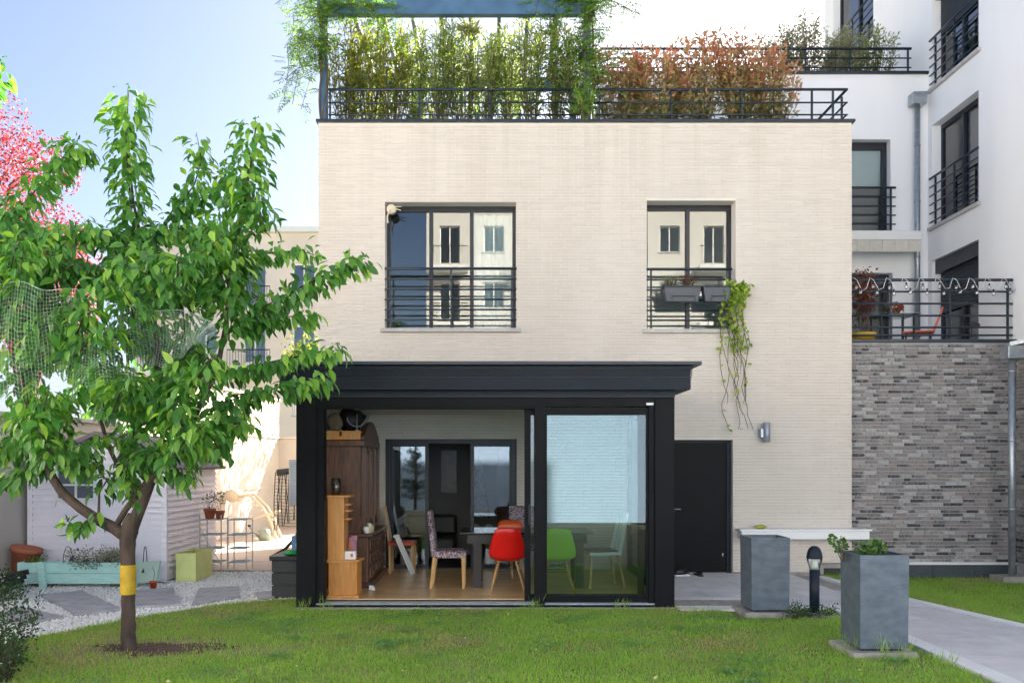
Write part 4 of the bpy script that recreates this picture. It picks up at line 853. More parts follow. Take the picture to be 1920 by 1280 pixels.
for i, (x, y) in enumerate(((3.42, 7.52), (3.16, 7.66), (3.60, 7.5), (.45, 10.08), (1.5, 10.1), (-2.3, 10.1), (3.8, 7.25), (-2.0, 10.05))):
    shrub('grass_tuft', ['long grass tuft at the front corner of the near planter', 'long grass tuft left of the near planter', 'grass tuft under the right front of the near planter', 'grass tuft at the middle of the door track', 'grass tuft under the fixed glass panel', 'grass tuft at the left veranda column', 'dark weed tuft right of the near planter', 'grass tuft under the open veranda front'][i], 'grass', (x, y, -.01), .17 if i < 3 else .11, .09, 9, 34, .10, .006, m_grass, m_grass, 'blade', seed=60+i, group='uncut grass tufts', sr=.0015, bottom=.0, up=1.4)

# ------------------------------------------------------------------ shed and its surroundings
SX0, SX1, SY0, SY1 = -6.78, -4.80, 12.4, 14.6; EV = 1.70; AP = 2.12
sh = thing('garden_shed', 'lilac clad garden shed with gabled roof and small window', 'shed', ((SX0+SX1)/2, 13.5, 0)); xm = (SX0+SX1)/2
part('wall', MB().prism([(SX0+.03,0),(SX1-.03,0),(SX1-.03,EV),(xm,AP-.03),(SX0+.03,EV)], SY0+.03, SY1-.03, f=lambda x, z, y: (x, y, z)), m_shed, sh)
swx0, swx1, swz0, swz1 = -6.37, -5.83, 1.20, 1.61; z = .03; bh = .088
while z < AP-.1:
    zt = min(z+bh, AP-.04)
    lim = lambda zz: (SX0+.0, SX1-.0) if zz <= EV else (SX0+(zz-EV)/(AP-EV)*(xm-SX0), SX1-(zz-EV)/(AP-EV)*(SX1-xm))
    a0, b0 = lim(z); a1, b1 = lim(zt); r = random.random()
    for p0, p1, q0, q1 in ([(a0, swx0-.03, a1, swx0-.03), (swx1+.03, b0, swx1+.03, b1)] if z < swz1+.03 and zt > swz0-.03 else [(a0, b0, a1, b1)]):
        part('cladding_board', MB().hexa([(p0,SY0-.030,z),(p1,SY0-.030,z),(p1,SY0+.03,z),(p0,SY0+.03,z)], [(q0,SY0+.006,zt-.002),(q1,SY0+.006,zt-.002),(q1,SY0+.03,zt-.002),(q0,SY0+.03,zt-.002)], r), m_shed, sh)
    if zt < EV+.05: part('cladding_board', MB().hexa([(SX1-.03,SY0+.03,z),(SX1+.030,SY0+.03,z),(SX1+.030,SY1-.02,z),(SX1-.03,SY1-.02,z)], [(SX1-.03,SY0+.03,zt-.002),(SX1-.006,SY0+.03,zt-.002),(SX1-.006,SY1-.02,zt-.002),(SX1-.03,SY1-.02,zt-.002)], random.random()), m_shed, sh)
    z += bh
for x in (SX0-.02, SX1-.055): part('corner_post', MB().box(x, x+.075, SY0-.022, SY0+.05, 0, EV), m_shed, sh)
w = part('window', MB().box(swx0-.03, swx1+.03, SY0-.02, SY0+.01, swz0-.03, swz0+.015).box(swx0-.03, swx1+.03, SY0-.02, SY0+.01, swz1-.015, swz1+.03).box(swx0-.03, swx0+.015, SY0-.02, SY0+.01, swz0+.015, swz1-.015).box(swx1-.015, swx1+.03, SY0-.02, SY0+.01, swz0+.015, swz1-.015).box(-6.115, -6.085, SY0-.018, SY0+.01, swz0+.015, swz1-.015).box(swx0+.015, swx1-.015, SY0-.016, SY0+.01, 1.392, 1.418), m_whitein, sh)
for a, b in ((swx0, -6.1), (-6.1, swx1)):
    for c, d in ((swz0, 1.405), (1.405, swz1)): part('pane', MB().box(a+.01, b-.01, SY0+.0, SY0+.006, c+.01, d-.01), mat('dark_pane', (.10,.11,.13), .12), w)
rf = part('roof', MB().hexa([(SX1+.13,SY0-.1,EV-.08),(SX1+.15,SY0-.1,EV-.04),(xm,SY0-.1,AP+.06),(xm,SY0-.1,AP)], [(SX1+.13,SY1+.1,EV-.08),(SX1+.15,SY1+.1,EV-.04),(xm,SY1+.1,AP+.06),(xm,SY1+.1,AP)]).hexa([(SX0-.15,SY0-.1,EV-.04),(SX0-.13,SY0-.1,EV-.08),(xm,SY0-.1,AP),(xm,SY0-.1,AP+.06)], [(SX0-.15,SY1+.1,EV-.04),(SX0-.13,SY1+.1,EV-.08),(xm,SY1+.1,AP),(xm,SY1+.1,AP+.06)]), m_roof, sh)
# boundary walls
wl = thing('boundary_wall', 'pale plastered garden wall with coping along the left side', 'wall', (-6.6, 15, 0))
def wallx(y): return -7.25 + (y-8)*.0865
def slab(n, o0, o1, z0, z1, y0=6.0, y1=23.3, m=m_plaster): part(n, MB().hexa([(wallx(y0)-o1,y0,z0),(wallx(y0)+o0,y0,z0),(wallx(y1)+o0,y1,z0),(wallx(y1)-o1,y1,z0)], [(wallx(y0)-o1,y0,z1),(wallx(y0)+o0,y0,z1),(wallx(y1)+o0,y1,z1),(wallx(y1)-o1,y1,z1)]), m, wl)
slab('wall', .0, .25, -.1, 2.38, 6.0, 16.5); slab('coping', .05, .29, 2.382, 2.44, 6.0, 16.5); slab('wall', .0, .25, -.1, 3.4, 16.5); slab('band', .035, -.005, 2.38, 2.44, 16.5); slab('ledge', .03, -.005, 1.06, 1.13, 14.8); slab('coping', .05, .29, 3.402, 3.46, 16.5)
bw = thing('rear_wall', 'low pale wall closing the deck at the back', 'wall', (-4.4, 23.3, 0)); part('wall', MB().box(-6.0, -2.5, 23.3, 23.55, -.1, 2.38), m_plaster, bw); part('coping', MB().box(-6.0, -2.5, 23.25, 23.6, 2.382, 2.44), m_plaster, bw)
# mint trough bed in front of the shed
t = thing('plank_trough', 'mint green plank trough bed in front of the shed', 'trough', (-5.66, 11.9, 0)); y0 = 11.82
for k in range(2): part('front_board', MB().hexa([(-6.58,y0+.05-.05*k,.045+.155*k),(-4.98,y0+.05-.05*k,.045+.155*k),(-4.98,y0+.08-.05*k,.045+.155*k),(-6.58,y0+.08-.05*k,.045+.155*k)], [(-6.60,y0-.0-.05*k,.195+.155*k),(-4.96,y0-.0-.05*k,.195+.155*k),(-4.96,y0+.03-.05*k,.195+.155*k),(-6.60,y0+.03-.05*k,.195+.155*k)], .5), m_mint, t)
part('end_board', MB().hexa([(-4.98,y0+.06,.05),(-4.80,y0+.22,.05),(-4.80,y0+.25,.05),(-4.98,y0+.09,.05)], [(-4.95,y0-.06,.35),(-4.73,y0+.2,.35),(-4.73,y0+.23,.35),(-4.95,y0-.03,.35)]), mat('pale_mint', (.50,.66,.56), .6), t)
part('back_board', MB().box(-6.6, -4.78, y0+.30, y0+.33, .05, .33), m_mint, t); part('end_board', MB().box(-6.62, -6.59, y0-.02, y0+.3, .05, .35), m_mint, t); part('soil', MB().box(-6.58, -4.9, y0+.04, y0+.29, .2, .29), m_soil, t)
for x in (-6.32, -5.06): part('post', MB().hexa([(x,y0-.02,-.02),(x+.085,y0-.02,-.02),(x+.085,y0+.04,-.02),(x,y0+.04,-.02)], [(x+.02,y0-.10,.36),(x+.105,y0-.10,.36),(x+.105,y0-.05,.36),(x+.02,y0-.05,.36)]), m_mint, t)
part('underside_block', MB().box(-6.5, -6.2, y0+.1, y0+.25, -.02, .048).box(-5.4, -5.1, y0+.1, y0+.25, -.02, .048), m_twig, t)
shrub('butterfly_bush', 'grey green plant with purple flowers spilling over the mint trough', 'plant', (-5.55, y0+.08, .26), .30, .46, 46, 1100, .055, .017, m_olive, m_twig, seed=71, flower=(m_pflower, 9, .035), lean=(.03, -.12), sr=.003, clump=.05)
shrub('seedling', 'small green plant at the left end of the mint trough', 'plant', (-6.42, y0+.08, .28), .15, .16, 14, 150, .04, .015, m_wist, m_twig, seed=72, sr=.002)
for i, x in enumerate((-5.98, -4.90)): solo('plant_hoop', MB().tube([(x+.07*math.cos(a)*(1 if i == 0 else .35), y0+.1, .30+(.26*math.sin(a) if 0 <= a <= math.pi else 0)) for a in np.linspace(0, math.pi, 12)], .006, 5), m_black, ['wide black wire hoop in the left half of the mint trough', 'narrow black wire hoop at the right end of the mint trough'][i], 'wire hoop', 'wire hoops in the trough')
t = thing('terracotta_pot', 'large terracotta pot tilted against the wall behind the trough', 'plant pot', (-6.72, 12.08, .12)); t.rotation_euler = (0, R(12), 0)
part('pot', MB().lathe([(.13,0),(.19,.36),(.21,.36),(.21,.42),(.19,.42)], 20, (-6.72, 12.08, .12)), m_terra, t, True)
t = thing('red_pot', 'little red plastic pot beside the mint trough', 'plant pot', (-4.72, 11.75, 0)); part('pot', MB().lathe([(.035,0),(.05,.08),(.055,.08),(.055,.10)], 14, (-4.72, 11.75, .0)), m_redpot, t, True); part('dry_stem', MB().tube([(-4.72,11.75,.08),(-4.70,11.75,.2),(-4.73,11.75,.3)], .004, 5), m_twig, t)
for i, (x, y, s_, lab) in enumerate(((-6.45, 11.0, 70, 'leafy plant with white flowers at the left edge of the gravel'), (-6.15, 10.65, 81, 'low green plant at the gravel edge left of the big stone'))):
    shrub('border_plant', lab, 'plant', (x, y, 0), .38-.15*i, .3, 22, 420, .055, .025, m_shrub, m_twig, seed=s_, flower=(m_wflower, 16, .02), sr=.003)
t = thing('drain_hose', 'black corrugated hoses lying at the left edge', 'hose', (-6.3, 11.2, 0))
for k in range(3): part('hose', MB().tube([(-7.0, 10.9+.07*k, .10+.04*k), (-6.55, 11.12+.06*k, .12+.05*k), (-6.25, 11.3+.06*k, .17+.05*k)], .035, 8), m_black, t, True)
# lime planter, wire rack with pots
t = thing('lime_planter', 'lime green box planter beside the shed corner', 'planter', (-4.48, 12.75, 0))
a, b, c, d, h, e = -4.66, -4.37, 12.42, 13.15, .41, .02
part('box', MB().box(a, b, c, c+e, 0, h).box(a, b, d-e, d, 0, h).box(a, a+e, c+e, d-e, 0, h).box(b-e, b, c+e, d-e, 0, h), m_lime, t); part('soil', MB().box(a+e, b-e, c+e, d-e, .05, h-.1), m_soil, t)
t = thing('wire_rack', 'pale wire folding plant rack beside the shed', 'plant rack', (-4.5, 13.9, 0)); q = MB()
rx = (-4.72, -4.38, -4.28, -3.98)
for x in rx:
    part('upright', MB().tube([(x, 13.6, 0), (x, 13.6, .90 if x < -4.3 else .86)], .010, 6), m_wire, t); part('upright', MB().tube([(x, 13.95, 0), (x, 13.95, .82)], .010, 6), m_wire, t)
for i, z in enumerate((.82, .58, .36, .14)):
    for (xa, xb) in ((rx[0], rx[1]), (rx[2], rx[3])):
        q = MB()
        for k in range(5): q.tube([(xa, 13.6+.0875*k, z), (xb, 13.6+.0875*k, z)], .006 if k else .009, 5)
        part('wire_shelf', q, m_wire, t)
part('brace', MB().tube([(rx[1],13.6,.1),(rx[0],13.6,.7)], .008, 5), m_wire, t)
for i, (x, z, s_, lab) in enumerate(((-4.60, .825, 1.0, 'terracotta pot with a seedling on the top of the wire rack'), (-4.44, .825, .8, 'smaller terracotta pot at the right on top of the wire rack'))):
    p = thing('flower_pot', lab, 'plant pot', (x, 13.72, z), group='pots on the wire rack'); part('pot', MB().lathe([(.065*s_,0),(.09*s_,.13*s_),(.1*s_,.13*s_),(.1*s_,.17*s_),(.088*s_,.17*s_)], 16, (x, 13.72, z)), m_terra, p, True)
    shrub('potted_seedling', ['thin leafy seedling in the larger rack pot', 'thin leafy seedling in the smaller rack pot'][i], 'plant', (x, 13.72, z+.15), .3, .1, 4, 34, .07, .03, m_shrub, m_twig, seed=90+i, sr=.004, bottom=.5)
# back corner: lounger, watering can, hammock stand, storage box
t = thing('folded_lounger', 'cream folded garden lounger propped against the sunny wall', 'lounger', (-5.3, 19.6, 0))
for y in (19.35, 19.75):
    part('side_rail', MB().tube([(-5.95, y, .95), (-5.6, y, 1.0), (-5.3, y, .72), (-5.12, y, .40), (-4.98, y, .0)], .035, 8), m_cream, t, True); part('leg', MB().bar((-5.55, y, .45), (-5.0, y, .62), .05), m_cream, t)
for k in range(6): part('slat', MB().bar((-5.75+k*.13, 19.35, .98-.11*k), (-5.75+k*.13, 19.75, .98-.11*k), .10, .025), m_cream, t)
part('headrest_roll', MB().tube([(-5.98, 19.25, .98), (-5.98, 19.85, .98)], .14, 14), m_cream, t, True)
t = thing('watering_can', 'grey green watering can standing on the deck', 'watering can', (-5.2, 19.0, 0)); m_can = mat('can_green', (.30,.36,.30), .5, metal=.2)
part('body', MB().lathe([(.13,.0),(.12,.24),(.06,.27)], 16, (-5.15, 19.0, .0)), m_can, t, True); part('spout', MB().tube([(-5.26,19.0,.06),(-5.42,19.0,.22),(-5.48,19.0,.3)], [.03,.018,.015], 8), m_can, t, True); part('rose', MB().lathe([(.02,0),(.05,.05)], 10, (-5.49, 19.0, .3)), m_black, t, True); part('handle', MB().tube([(-5.05,19,.25),(-4.95,19,.2),(-4.96,19,.08),(-5.03,19,.05)], .012, 6), m_can, t, True)
t = thing('hammock_stand', 'black hammock stand with dark net draped over it', 'hammock', (-4.0, 15.5, 0))
part('arc_tube', MB().tube([(-4.03, 15.2, .04), (-3.75, 15.2, .20), (-3.58, 15.2, .38), (-3.42, 15.2, .72), (-3.32, 15.2, 1.2)], .028, 8), m_black, t, True)
part('cross_arm', MB().tube([(-3.95, 15.4, 1.55), (-3.5, 15.4, 1.60), (-3.1, 15.4, 1.5)], .06, 8), m_dgrey, t, True)
q = MB(); n = 14
for i in range(n):
    u_ = i/(n-1); q.tube([(-3.98+.55*u_, 15.4+.05*math.sin(i), 1.56), (-3.99+.6*u_+.05*math.sin(i*2), 15.35, 1.1), (-3.98+.62*u_, 15.3+.08*math.sin(i*3), .5+.35*u_)], .010, 4)
for k in range(16): z = 1.5-.06*k; q.tube([(-3.99, 15.4, z), (-3.7, 15.36, z-.02), (-3.4, 15.38, z)], .005, 4)
part('net', q, m_dgrey, t)
t = thing('storage_box', 'black plank effect resin storage box against the veranda', 'storage box', (-2.62, 11.2, 0)); part('body', MB().box(-2.86, -2.40, 10.95, 11.75, -.02, .47), m_dgrey, t, bevel=.01)
for z in (.0, .16, .32): part('plank', MB().box(-2.875, -2.40, 10.935, 10.95, z+.004, z+.152), m_dgrey, t, bevel=.004)
part('lid', MB().box(-2.90, -2.40, 10.90, 11.8, .475, .53), m_black, t, bevel=.01)
solo('green_cloth', MB().ico((-2.62, 11.05, .56), (.12, .1, .035), seed=9, amp=.6), mat('green_fabric', (.02,.35,.07), .8), 'bright green cloth crumpled on the storage box', 'cloth', smooth=True)
t = thing('blue_crate', 'pale blue plastic crate on the storage box', 'crate', (-2.6, 11.5, .53)); part('crate', MB().box(-2.72, -2.42, 11.35, 11.38, .53, .75).box(-2.72, -2.69, 11.38, 11.7, .53, .75).box(-2.69, -2.42, 11.67, 11.7, .53, .75).box(-2.69, -2.42, 11.38, 11.67, .53, .55), mat('blue_plastic', (.12,.25,.45), .5), t); part('label', MB().box(-2.66, -2.45, 11.343, 11.35, .58, .66), m_whitep, t)
solo('parasol_base', MB().lathe([(.2,0),(.2,.05),(.05,.1),(.03,.3)], 16, (-4.15, 18.6, 0)), m_dgrey, 'dark parasol base behind the watering can', 'parasol base', smooth=True)
solo('teal_board', MB().hexa([(-4.10,18.2,.0),(-3.95,18.2,.0),(-3.95,18.25,.0),(-4.10,18.25,.0)], [(-4.2,18.3,.5),(-4.02,18.3,.55),(-4.02,18.35,.55),(-4.2,18.35,.5)]), mat('teal_plastic', (.04,.42,.38), .4), 'teal plastic board leaning in the back corner', 'board', bevel=.02)
t = thing('air_conditioner', 'grey louvred air conditioning unit left of the house', 'air conditioner', (-3.25, 15, 1.0)); part('case', MB().box(-3.62, -2.82, 14.9, 15.25, .98, 1.78), mat('ac_grey', (.42,.44,.45), .5), t, bevel=.02)
for k in range(15): part('louvre', MB().box(-3.58, -2.86, 14.885, 14.9, 1.03+k*.048, 1.05+k*.048), m_zinc, t)

# ------------------------------------------------------------------ terrace plants
tz = HZ+.04
gd = 0
for i in range(11):
    x = -2.40+i*.372; hh = 2.05+.2*math.sin(i*1.7)
    sun_tint = i < 3  # left three get leaves with sunlight painted into their colour
    shrub('oleander', ['leftmost oleander in full sun behind the terrace rail', 'second oleander from the left post, yellow with sun', 'third oleander from the left post, tall and sunlit', 'fourth oleander along the terrace rail', 'fifth oleander along the terrace rail', 'oleander just left of the pergola middle', 'oleander at the pergola middle', 'tall oleander just right of the pergola middle', 'oleander third from the right pergola post', 'oleander next but one to the right pergola post', 'oleander right beside the right pergola post'][i], 'shrub', (x, FY+.35+.12*(i % 2), tz-.05), hh, .31, 20, 1300, .14, .022, m_gold if sun_tint else m_olean, m_twig, seed=100+i, group='oleanders along the terrace rail', bottom=.12, up=.9, sr=.009, clump=.07)
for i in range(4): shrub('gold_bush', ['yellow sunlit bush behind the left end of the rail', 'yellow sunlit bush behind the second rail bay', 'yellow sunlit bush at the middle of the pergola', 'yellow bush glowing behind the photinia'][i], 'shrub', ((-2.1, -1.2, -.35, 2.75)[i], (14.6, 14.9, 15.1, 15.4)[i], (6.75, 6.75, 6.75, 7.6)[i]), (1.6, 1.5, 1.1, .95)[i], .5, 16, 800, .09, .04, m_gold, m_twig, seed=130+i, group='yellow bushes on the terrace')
t = shrub('palm', 'shaggy small palm rising to the pergola beam', 'palm', (-.42, FY+.55, tz), 1.75, .10, 3, 60, .2, .03, m_olive, m_twig, seed=140, sr=.03, bottom=.5)
g = np.random.default_rng(141); N = 90; a = g.uniform(0, 6.28, N); o = link('frond', leaf_mesh('frond', np.array([(-.42, FY+.5, 8.72)])+g.normal(0, .05, (N, 3)), np.stack([np.cos(a), np.sin(a), g.uniform(-.7, .6, N)], 1), g.normal(0, .3, (N, 3))+[0,0,1], g.uniform(.2, .36, N), .035, g.uniform(0, 1, N), 'blade'), m_olive, t); o['kind'] = 'stuff'
def wisteria(label, x, y, cx, n, seed, ext, zlo, bd):
    t = thing('wisteria', label, 'climber', (x, y, tz)); g = np.random.default_rng(seed); q = MB()
    for k in range(3): q.tube([(x+.06*math.cos(k*2+z*3), y-.07+.05*math.sin(k*2+z*3), z) for z in np.linspace(tz, 8.9, 12)], .016, 6)
    pp = []
    for k in range(46):
        s = np.array([x+g.normal(0, .12), y-.05, g.uniform(7.9, 9.2)]); e = s+np.array([cx+g.normal(0, ext), g.normal(-.05, .22), g.uniform(-.5, .35)])
        m = (s+e)/2+[0,0,.18]; ts = np.linspace(0, 1, 6)[:, None]; pl = (1-ts)**2*s+2*ts*(1-ts)*m+ts**2*e
        if k % 3 == 1:
            s = np.array([x, y-.02, g.uniform(8.75, 9.1)]); e = s+[bd*g.uniform(.3, 1.25), g.normal(0, .08), g.uniform(-.12, .15)]; pl = (1-ts)**2*s+2*ts*(1-ts)*((s+e)/2+[0,-.05,.12])+ts**2*e
        if k % 4 == 0: pl = np.concatenate([pl, [pl[-1]+[g.normal(0, .05), 0, -.3], pl[-1]+[g.normal(0, .08), 0, -.3-g.uniform(.1, zlo)]]])
        q.tube(pl, .005, 4, cap=False); pp.append(along(pl, .045)[0])
    pp = np.concatenate(pp); pp = pp[g.permutation(len(pp))][:n]; N = len(pp); part('stem', q, m_twig, t, True); d = nrmz(g.normal(0, 1, (N, 3)))
    o = link('foliage', leaf_mesh('foliage', pp+d*.04, d*[1,1,.4]+[0,0,-.35], g.normal(0, .4, (N, 3))+[0,-.3,1], g.uniform(.13, .25, N), g.uniform(.07, .11, N), np.clip(g.normal(.55, .25, N), 0, 1), 'pinnate'), m_wist, t); o['kind'] = 'stuff'
wisteria('wisteria climbing the left pergola post', -2.70, FY+.1, -.16, 1900, 150, .19, .7, 1)
wisteria('wisteria climbing the right pergola post and hanging over the coping', 1.46, FY+.1, .10, 2100, 151, .27, .3, -.7)
shrub('wisteria_shoot', 'feathery green shoot hanging over the coping at the right post', 'climber', (1.36, FY-.02, tz+.0), .42, .16, 10, 110, .16, .07, m_wist, m_twig, 'pinnate', seed=152, lean=(.0, -.12))
for i, (x, h, r_, n) in enumerate(((1.98, 1.6, .50, 1900), (2.6, 1.45, .56, 2000), (3.25, 1.7, .55, 2100), (3.9, 1.65, .55, 2100), (4.45, 1.4, .46, 1600))):
    shrub('photinia', ['photinia nearest the right pergola post', 'photinia second from the pergola post with cream blossom', 'tallest photinia in the middle of the hedge', 'red tipped photinia second from the right end', 'low photinia at the right end of the hedge'][i], 'shrub', (x, FY+.42, tz-.02), h, r_, 20, n, .115, .045, m_photinia, m_twig, 'leaf' if False else 'diamond', seed=160+i, group='photinia hedge on the terrace', flower=(m_cflower, 26, .03) if i in (1, 2) else None, bottom=.08, up=.6, clump=.10)
solo('terrace_trough', MB().box(4.1, 5.0, FY+.2, FY+.5, HZ+.046, HZ+.10), m_dgrey, 'flat dark tray at the right end of the terrace edge', 'tray')
for i, (x, y, h, r_, m_, lab) in enumerate(((6.05, 16.75, 1.15, .55, m_olive, 'silvery olive bush behind the upper terrace railing'), (6.75, 16.8, .95, .5, m_olive, 'rounder olive bush in the middle of the upper terrace'), (7.35, 16.7, .85, .45, m_fgreen, 'green loose shrub at the right of the upper terrace'), (5.55, 16.9, 1.0, .4, m_olive, 'thin grey bush at the left of the upper terrace'))):
    shrub('terrace_shrub', lab, 'shrub', (x, y, 8.8), h+.75, r_*1.15, 30, 4200 if i < 2 else 2400, .075, .028, m_, m_twig, seed=180+i, group='shrubs on the upper terrace', clump=.09, bottom=.15)

# ------------------------------------------------------------------ cherry tree with bird net
TY = 7.93
ch = thing('cherry_tree', 'cherry tree with large drooping leaves and yellow trunk band', 'tree', (-3.42, TY, 0)); g = np.random.default_rng(20)
def pp_(l, dy=0): return [P(u, v, TY+dy+(q[0] if q else 0)) for u, v, *q in l]
mbk = MB()
_vs = np.linspace(1226, 965, 34); mbk.tube(pp_([(float(np.interp(v, [965,990,1020,1070,1226], [250,243,239,240,241]))+.7*math.sin(v*.21), v) for v in _vs]), [float(np.interp(v, [965,990,1020,1070,1140,1205,1226], [.055,.078,.070,.062,.061,.067,.086]))*(1+.025*math.sin(v*1.3)+.02*math.sin(v*.47)) for v in _vs], 16)
part('trunk', mbk, m_bark, ch, True)
for nm, l, rad in (('limb', [(243,1010),(215,990),(185,975),(150,952),(118,925),(98,895),(84,862),(66,818),(52,770),(40,700)], (.062,.058,.05,.046,.042,.040,.036,.032,.026,.018)),
                   ('limb', [(243,1000),(256,968),(268,940),(282,905),(298,880),(330,838),(356,800),(385,740,.1),(410,680,.1),(425,600,.1),(432,500,.1),(455,400,.1),(470,310,.1),(480,232,.1)], (.066,.058,.052,.046,.040,.034,.030,.026,.024,.021,.018,.014,.009,.004)),
                   ('limb', [(214,992),(236,955),(262,920),(286,886),(300,850,.1),(310,790,.2),(300,700,.25),(290,600,.3),(272,480,.3),(250,380,.3),(238,260,.3),(240,168,.3)], (.03,.028,.026,.024,.022,.021,.02,.018,.016,.013,.009,.004)),
                   ('limb', [(262,955),(248,925),(236,905),(205,840,.4),(180,760,.6),(165,680,.7),(150,600,.8)], (.03,.026,.022,.02,.018,.014,.008)),
                   ('limb', [(200,985),(185,960),(186,925),(192,905)], (.018,.013,.010,.006))):
    part(nm, MB().tube(pp_(l), list(rad), 9), m_bark, ch, True)
q = part('sticky_band', MB().tube(pp_([(240,1113),(240,1085),(240,1058)]), [.0685,.069,.0695], 20, cap=False), m_band, ch, True)
SH = [ # leafy shoots: pixel polyline (u, v[, depth]), tuft radius
 ([(262,480,.3),(250,420,.3),(240,330,.3),(236,250,.3),(242,170,.3)], .18, 2.2), ([(300,560,.3),(280,500,.3),(262,470,.3)], .16, 1.2),
 ([(470,600,.1),(440,520,.1),(445,440,.1),(465,330,.1),(482,232,.1)], .20, 2.2), ([(500,430,-.1),(470,370,-.1),(455,330,-.1)], .17, 1.4), ([(430,640,-.3),(425,560,-.35),(440,470,-.3)], .22, 1.5),
 ([(270,470,.3),(320,410,.35),(365,345,.35),(378,300,.35),(370,258,.35)], .11, 1.1), ([(330,400,.3),(410,350,.3),(440,300,.3)], .12, 1.0), ([(10,415,-.1),(60,365,-.1),(105,310,-.1),(145,262,-.1)], .15, 1.8), ([(110,300,-.1),(150,285,-.1),(175,290,-.1)], .11, 1.0),
 ([(-40,200,-.4),(-15,150,-.4),(5,120,-.4)], .12, 1.2), ([(430,500),(500,475),(560,470),(590,478)], .11, 1.0), ([(470,590),(540,550),(600,520),(650,495),(685,485)], .13, 1.5), ([(450,620,.2),(520,595,.2),(590,590,.2)], .11, 1.2),
 ([(420,700),(500,680),(570,665),(640,655)], .11, 1.2), ([(400,760,-.2),(480,735,-.2),(550,720,-.25),(615,708,-.25)], .13, 1.2), ([(360,800,-.1),(420,790,-.1),(470,800,-.1)], .13, 1.2),
 ([(330,838),(370,830),(395,860)], .13, 1.2), ([(290,890),(330,880),(360,900)], .12, 1.0), ([(300,870),(270,850),(240,870),(232,910)], .12, 1.1), ([(84,862),(130,850),(160,880)], .12, 1.0), ([(84,862),(50,880),(10,900),(-30,905)], .14, 1.4), ([(66,818),(20,830),(-20,850)], .14, 1.4),
 ([(180,960,-.1),(150,990,-.15),(125,975,-.2)], .07, .7), ([(186,925),(200,900),(185,880)], .09, .8), ([(250,940),(262,915),(240,895)], .06, .5), ([(0,420,-.2),(60,440,-.2),(120,430,-.2),(190,440,-.2)], .13, 1.1),
 ([(190,430,.2),(260,440,.2),(330,430,.2),(400,420,.2)], .12, 1.0), ([(0,480,-.4),(70,470,-.4),(130,490,-.4)], .16, 1.2), ([(120,520,-.3),(200,500,-.3),(280,510,-.3)], .15, 1.2), ([(300,560,-.2),(350,540,-.2),(400,560,-.2)], .15, 1.2)]
for k in range(104):                                   # inner crown: shoots rising and arching out of the scaffold limbs
    u0 = g.uniform(-60, 425); v0 = g.uniform(430, 850); cu = 210
    if v0 > 660 and abs(u0-cu) > 260-(v0-660)*.35: u0 = cu+g.uniform(-150, 170)
    dy = g.uniform(-1.05, .95); du = g.normal(0, 45); SH.append(([(u0-du*.6, v0+35, dy*.8), (u0, v0, dy), (u0+du, v0-g.uniform(10, 55), dy*1.1)], .13, 1.15))
pos, ax, nr, rn = [], [], [], []; tw = MB()
for l, rad, dens in SH:
    pl = pp_(l); tw.tube(pl, [.007]*(len(pl)-1)+[.003], 5, cap=False); p_, d_, s_ = along(pl, .0078/dens); N = len(p_)
    a = np.arange(N)*2.4+g.uniform(0, 6); o1 = np.stack([np.cos(a), np.sin(a), np.zeros(N)], 1); o1 = nrmz(o1 - d_*(o1*d_).sum(1, keepdims=True)*.8 + g.normal(0, .25, (N, 3)))
    pos.append(p_ + o1*rad*g.uniform(.15, 1.0, (N, 1))**.7 + g.normal(0, .015, (N, 3)))
    ax.append(o1*g.uniform(.35, .9, (N, 1)) + np.array([0, 0, -1])*g.uniform(.35, 1.25, (N, 1)) + d_*.25 + g.normal(0, .18, (N, 3))); nr.append(o1*.9 + [0, -.15, .75] + g.normal(0, .3, (N, 3)))
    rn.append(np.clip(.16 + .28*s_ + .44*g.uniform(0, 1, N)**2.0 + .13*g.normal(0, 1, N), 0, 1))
    k = 3; e = np.array(pl[-1]); pos.append(e+g.normal(0, .012, (k, 3))); ax.append(g.normal(0, .4, (k, 3))+[0,0,1.1]); nr.append(g.normal(0, 1, (k, 3))); rn.append(np.full(k, .1))
pos, ax, nr, rn = map(np.concatenate, (pos, ax, nr, rn)); N = len(pos); L = g.uniform(.075, .16, N); Wd = L*g.uniform(.40, .54, N); L[rn == .1] *= .45; Wd[rn == .1] *= .3
part('twig', tw, m_bark, ch, True)['kind'] = 'stuff'
vis = (pos[:, 0]*F/pos[:, 1]+UC > -10); score = np.where(vis, L/pos[:, 1]*(1+.5*np.abs(frames(ax, nr)[2][:, 1])), 0); top = np.argsort(-score)[:300]; rest = np.setdiff1d(np.arange(N), top)
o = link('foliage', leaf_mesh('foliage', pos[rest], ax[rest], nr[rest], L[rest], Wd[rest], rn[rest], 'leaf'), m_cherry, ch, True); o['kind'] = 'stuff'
lv = [leaf_mesh('leaf', np.zeros((1, 3)), np.array([(1., 0, 0)]), np.array([(0, 0, 1.)]), 1.0, .53, np.array([(i+.5)/10]), 'leaf') for i in range(10)]
fa, fs_, fn = frames(ax[top], nr[top])
for i, k in enumerate(top):
    o = link('leaf', lv[min(9, int(rn[k]*10))], m_cherry, ch, i < 10)
    s = L[k]; m4 = Matrix.Identity(4)
    for c, vec in enumerate((fa[i], fs_[i], fn[i])):
        for r_ in range(3): m4[r_][c] = float(vec[r_])*s
    o.matrix_local = Matrix.Translation(Vector(pos[k])-Vector((-3.42, TY, 0))) @ m4; o.matrix_parent_inverse = Matrix.Identity(4)
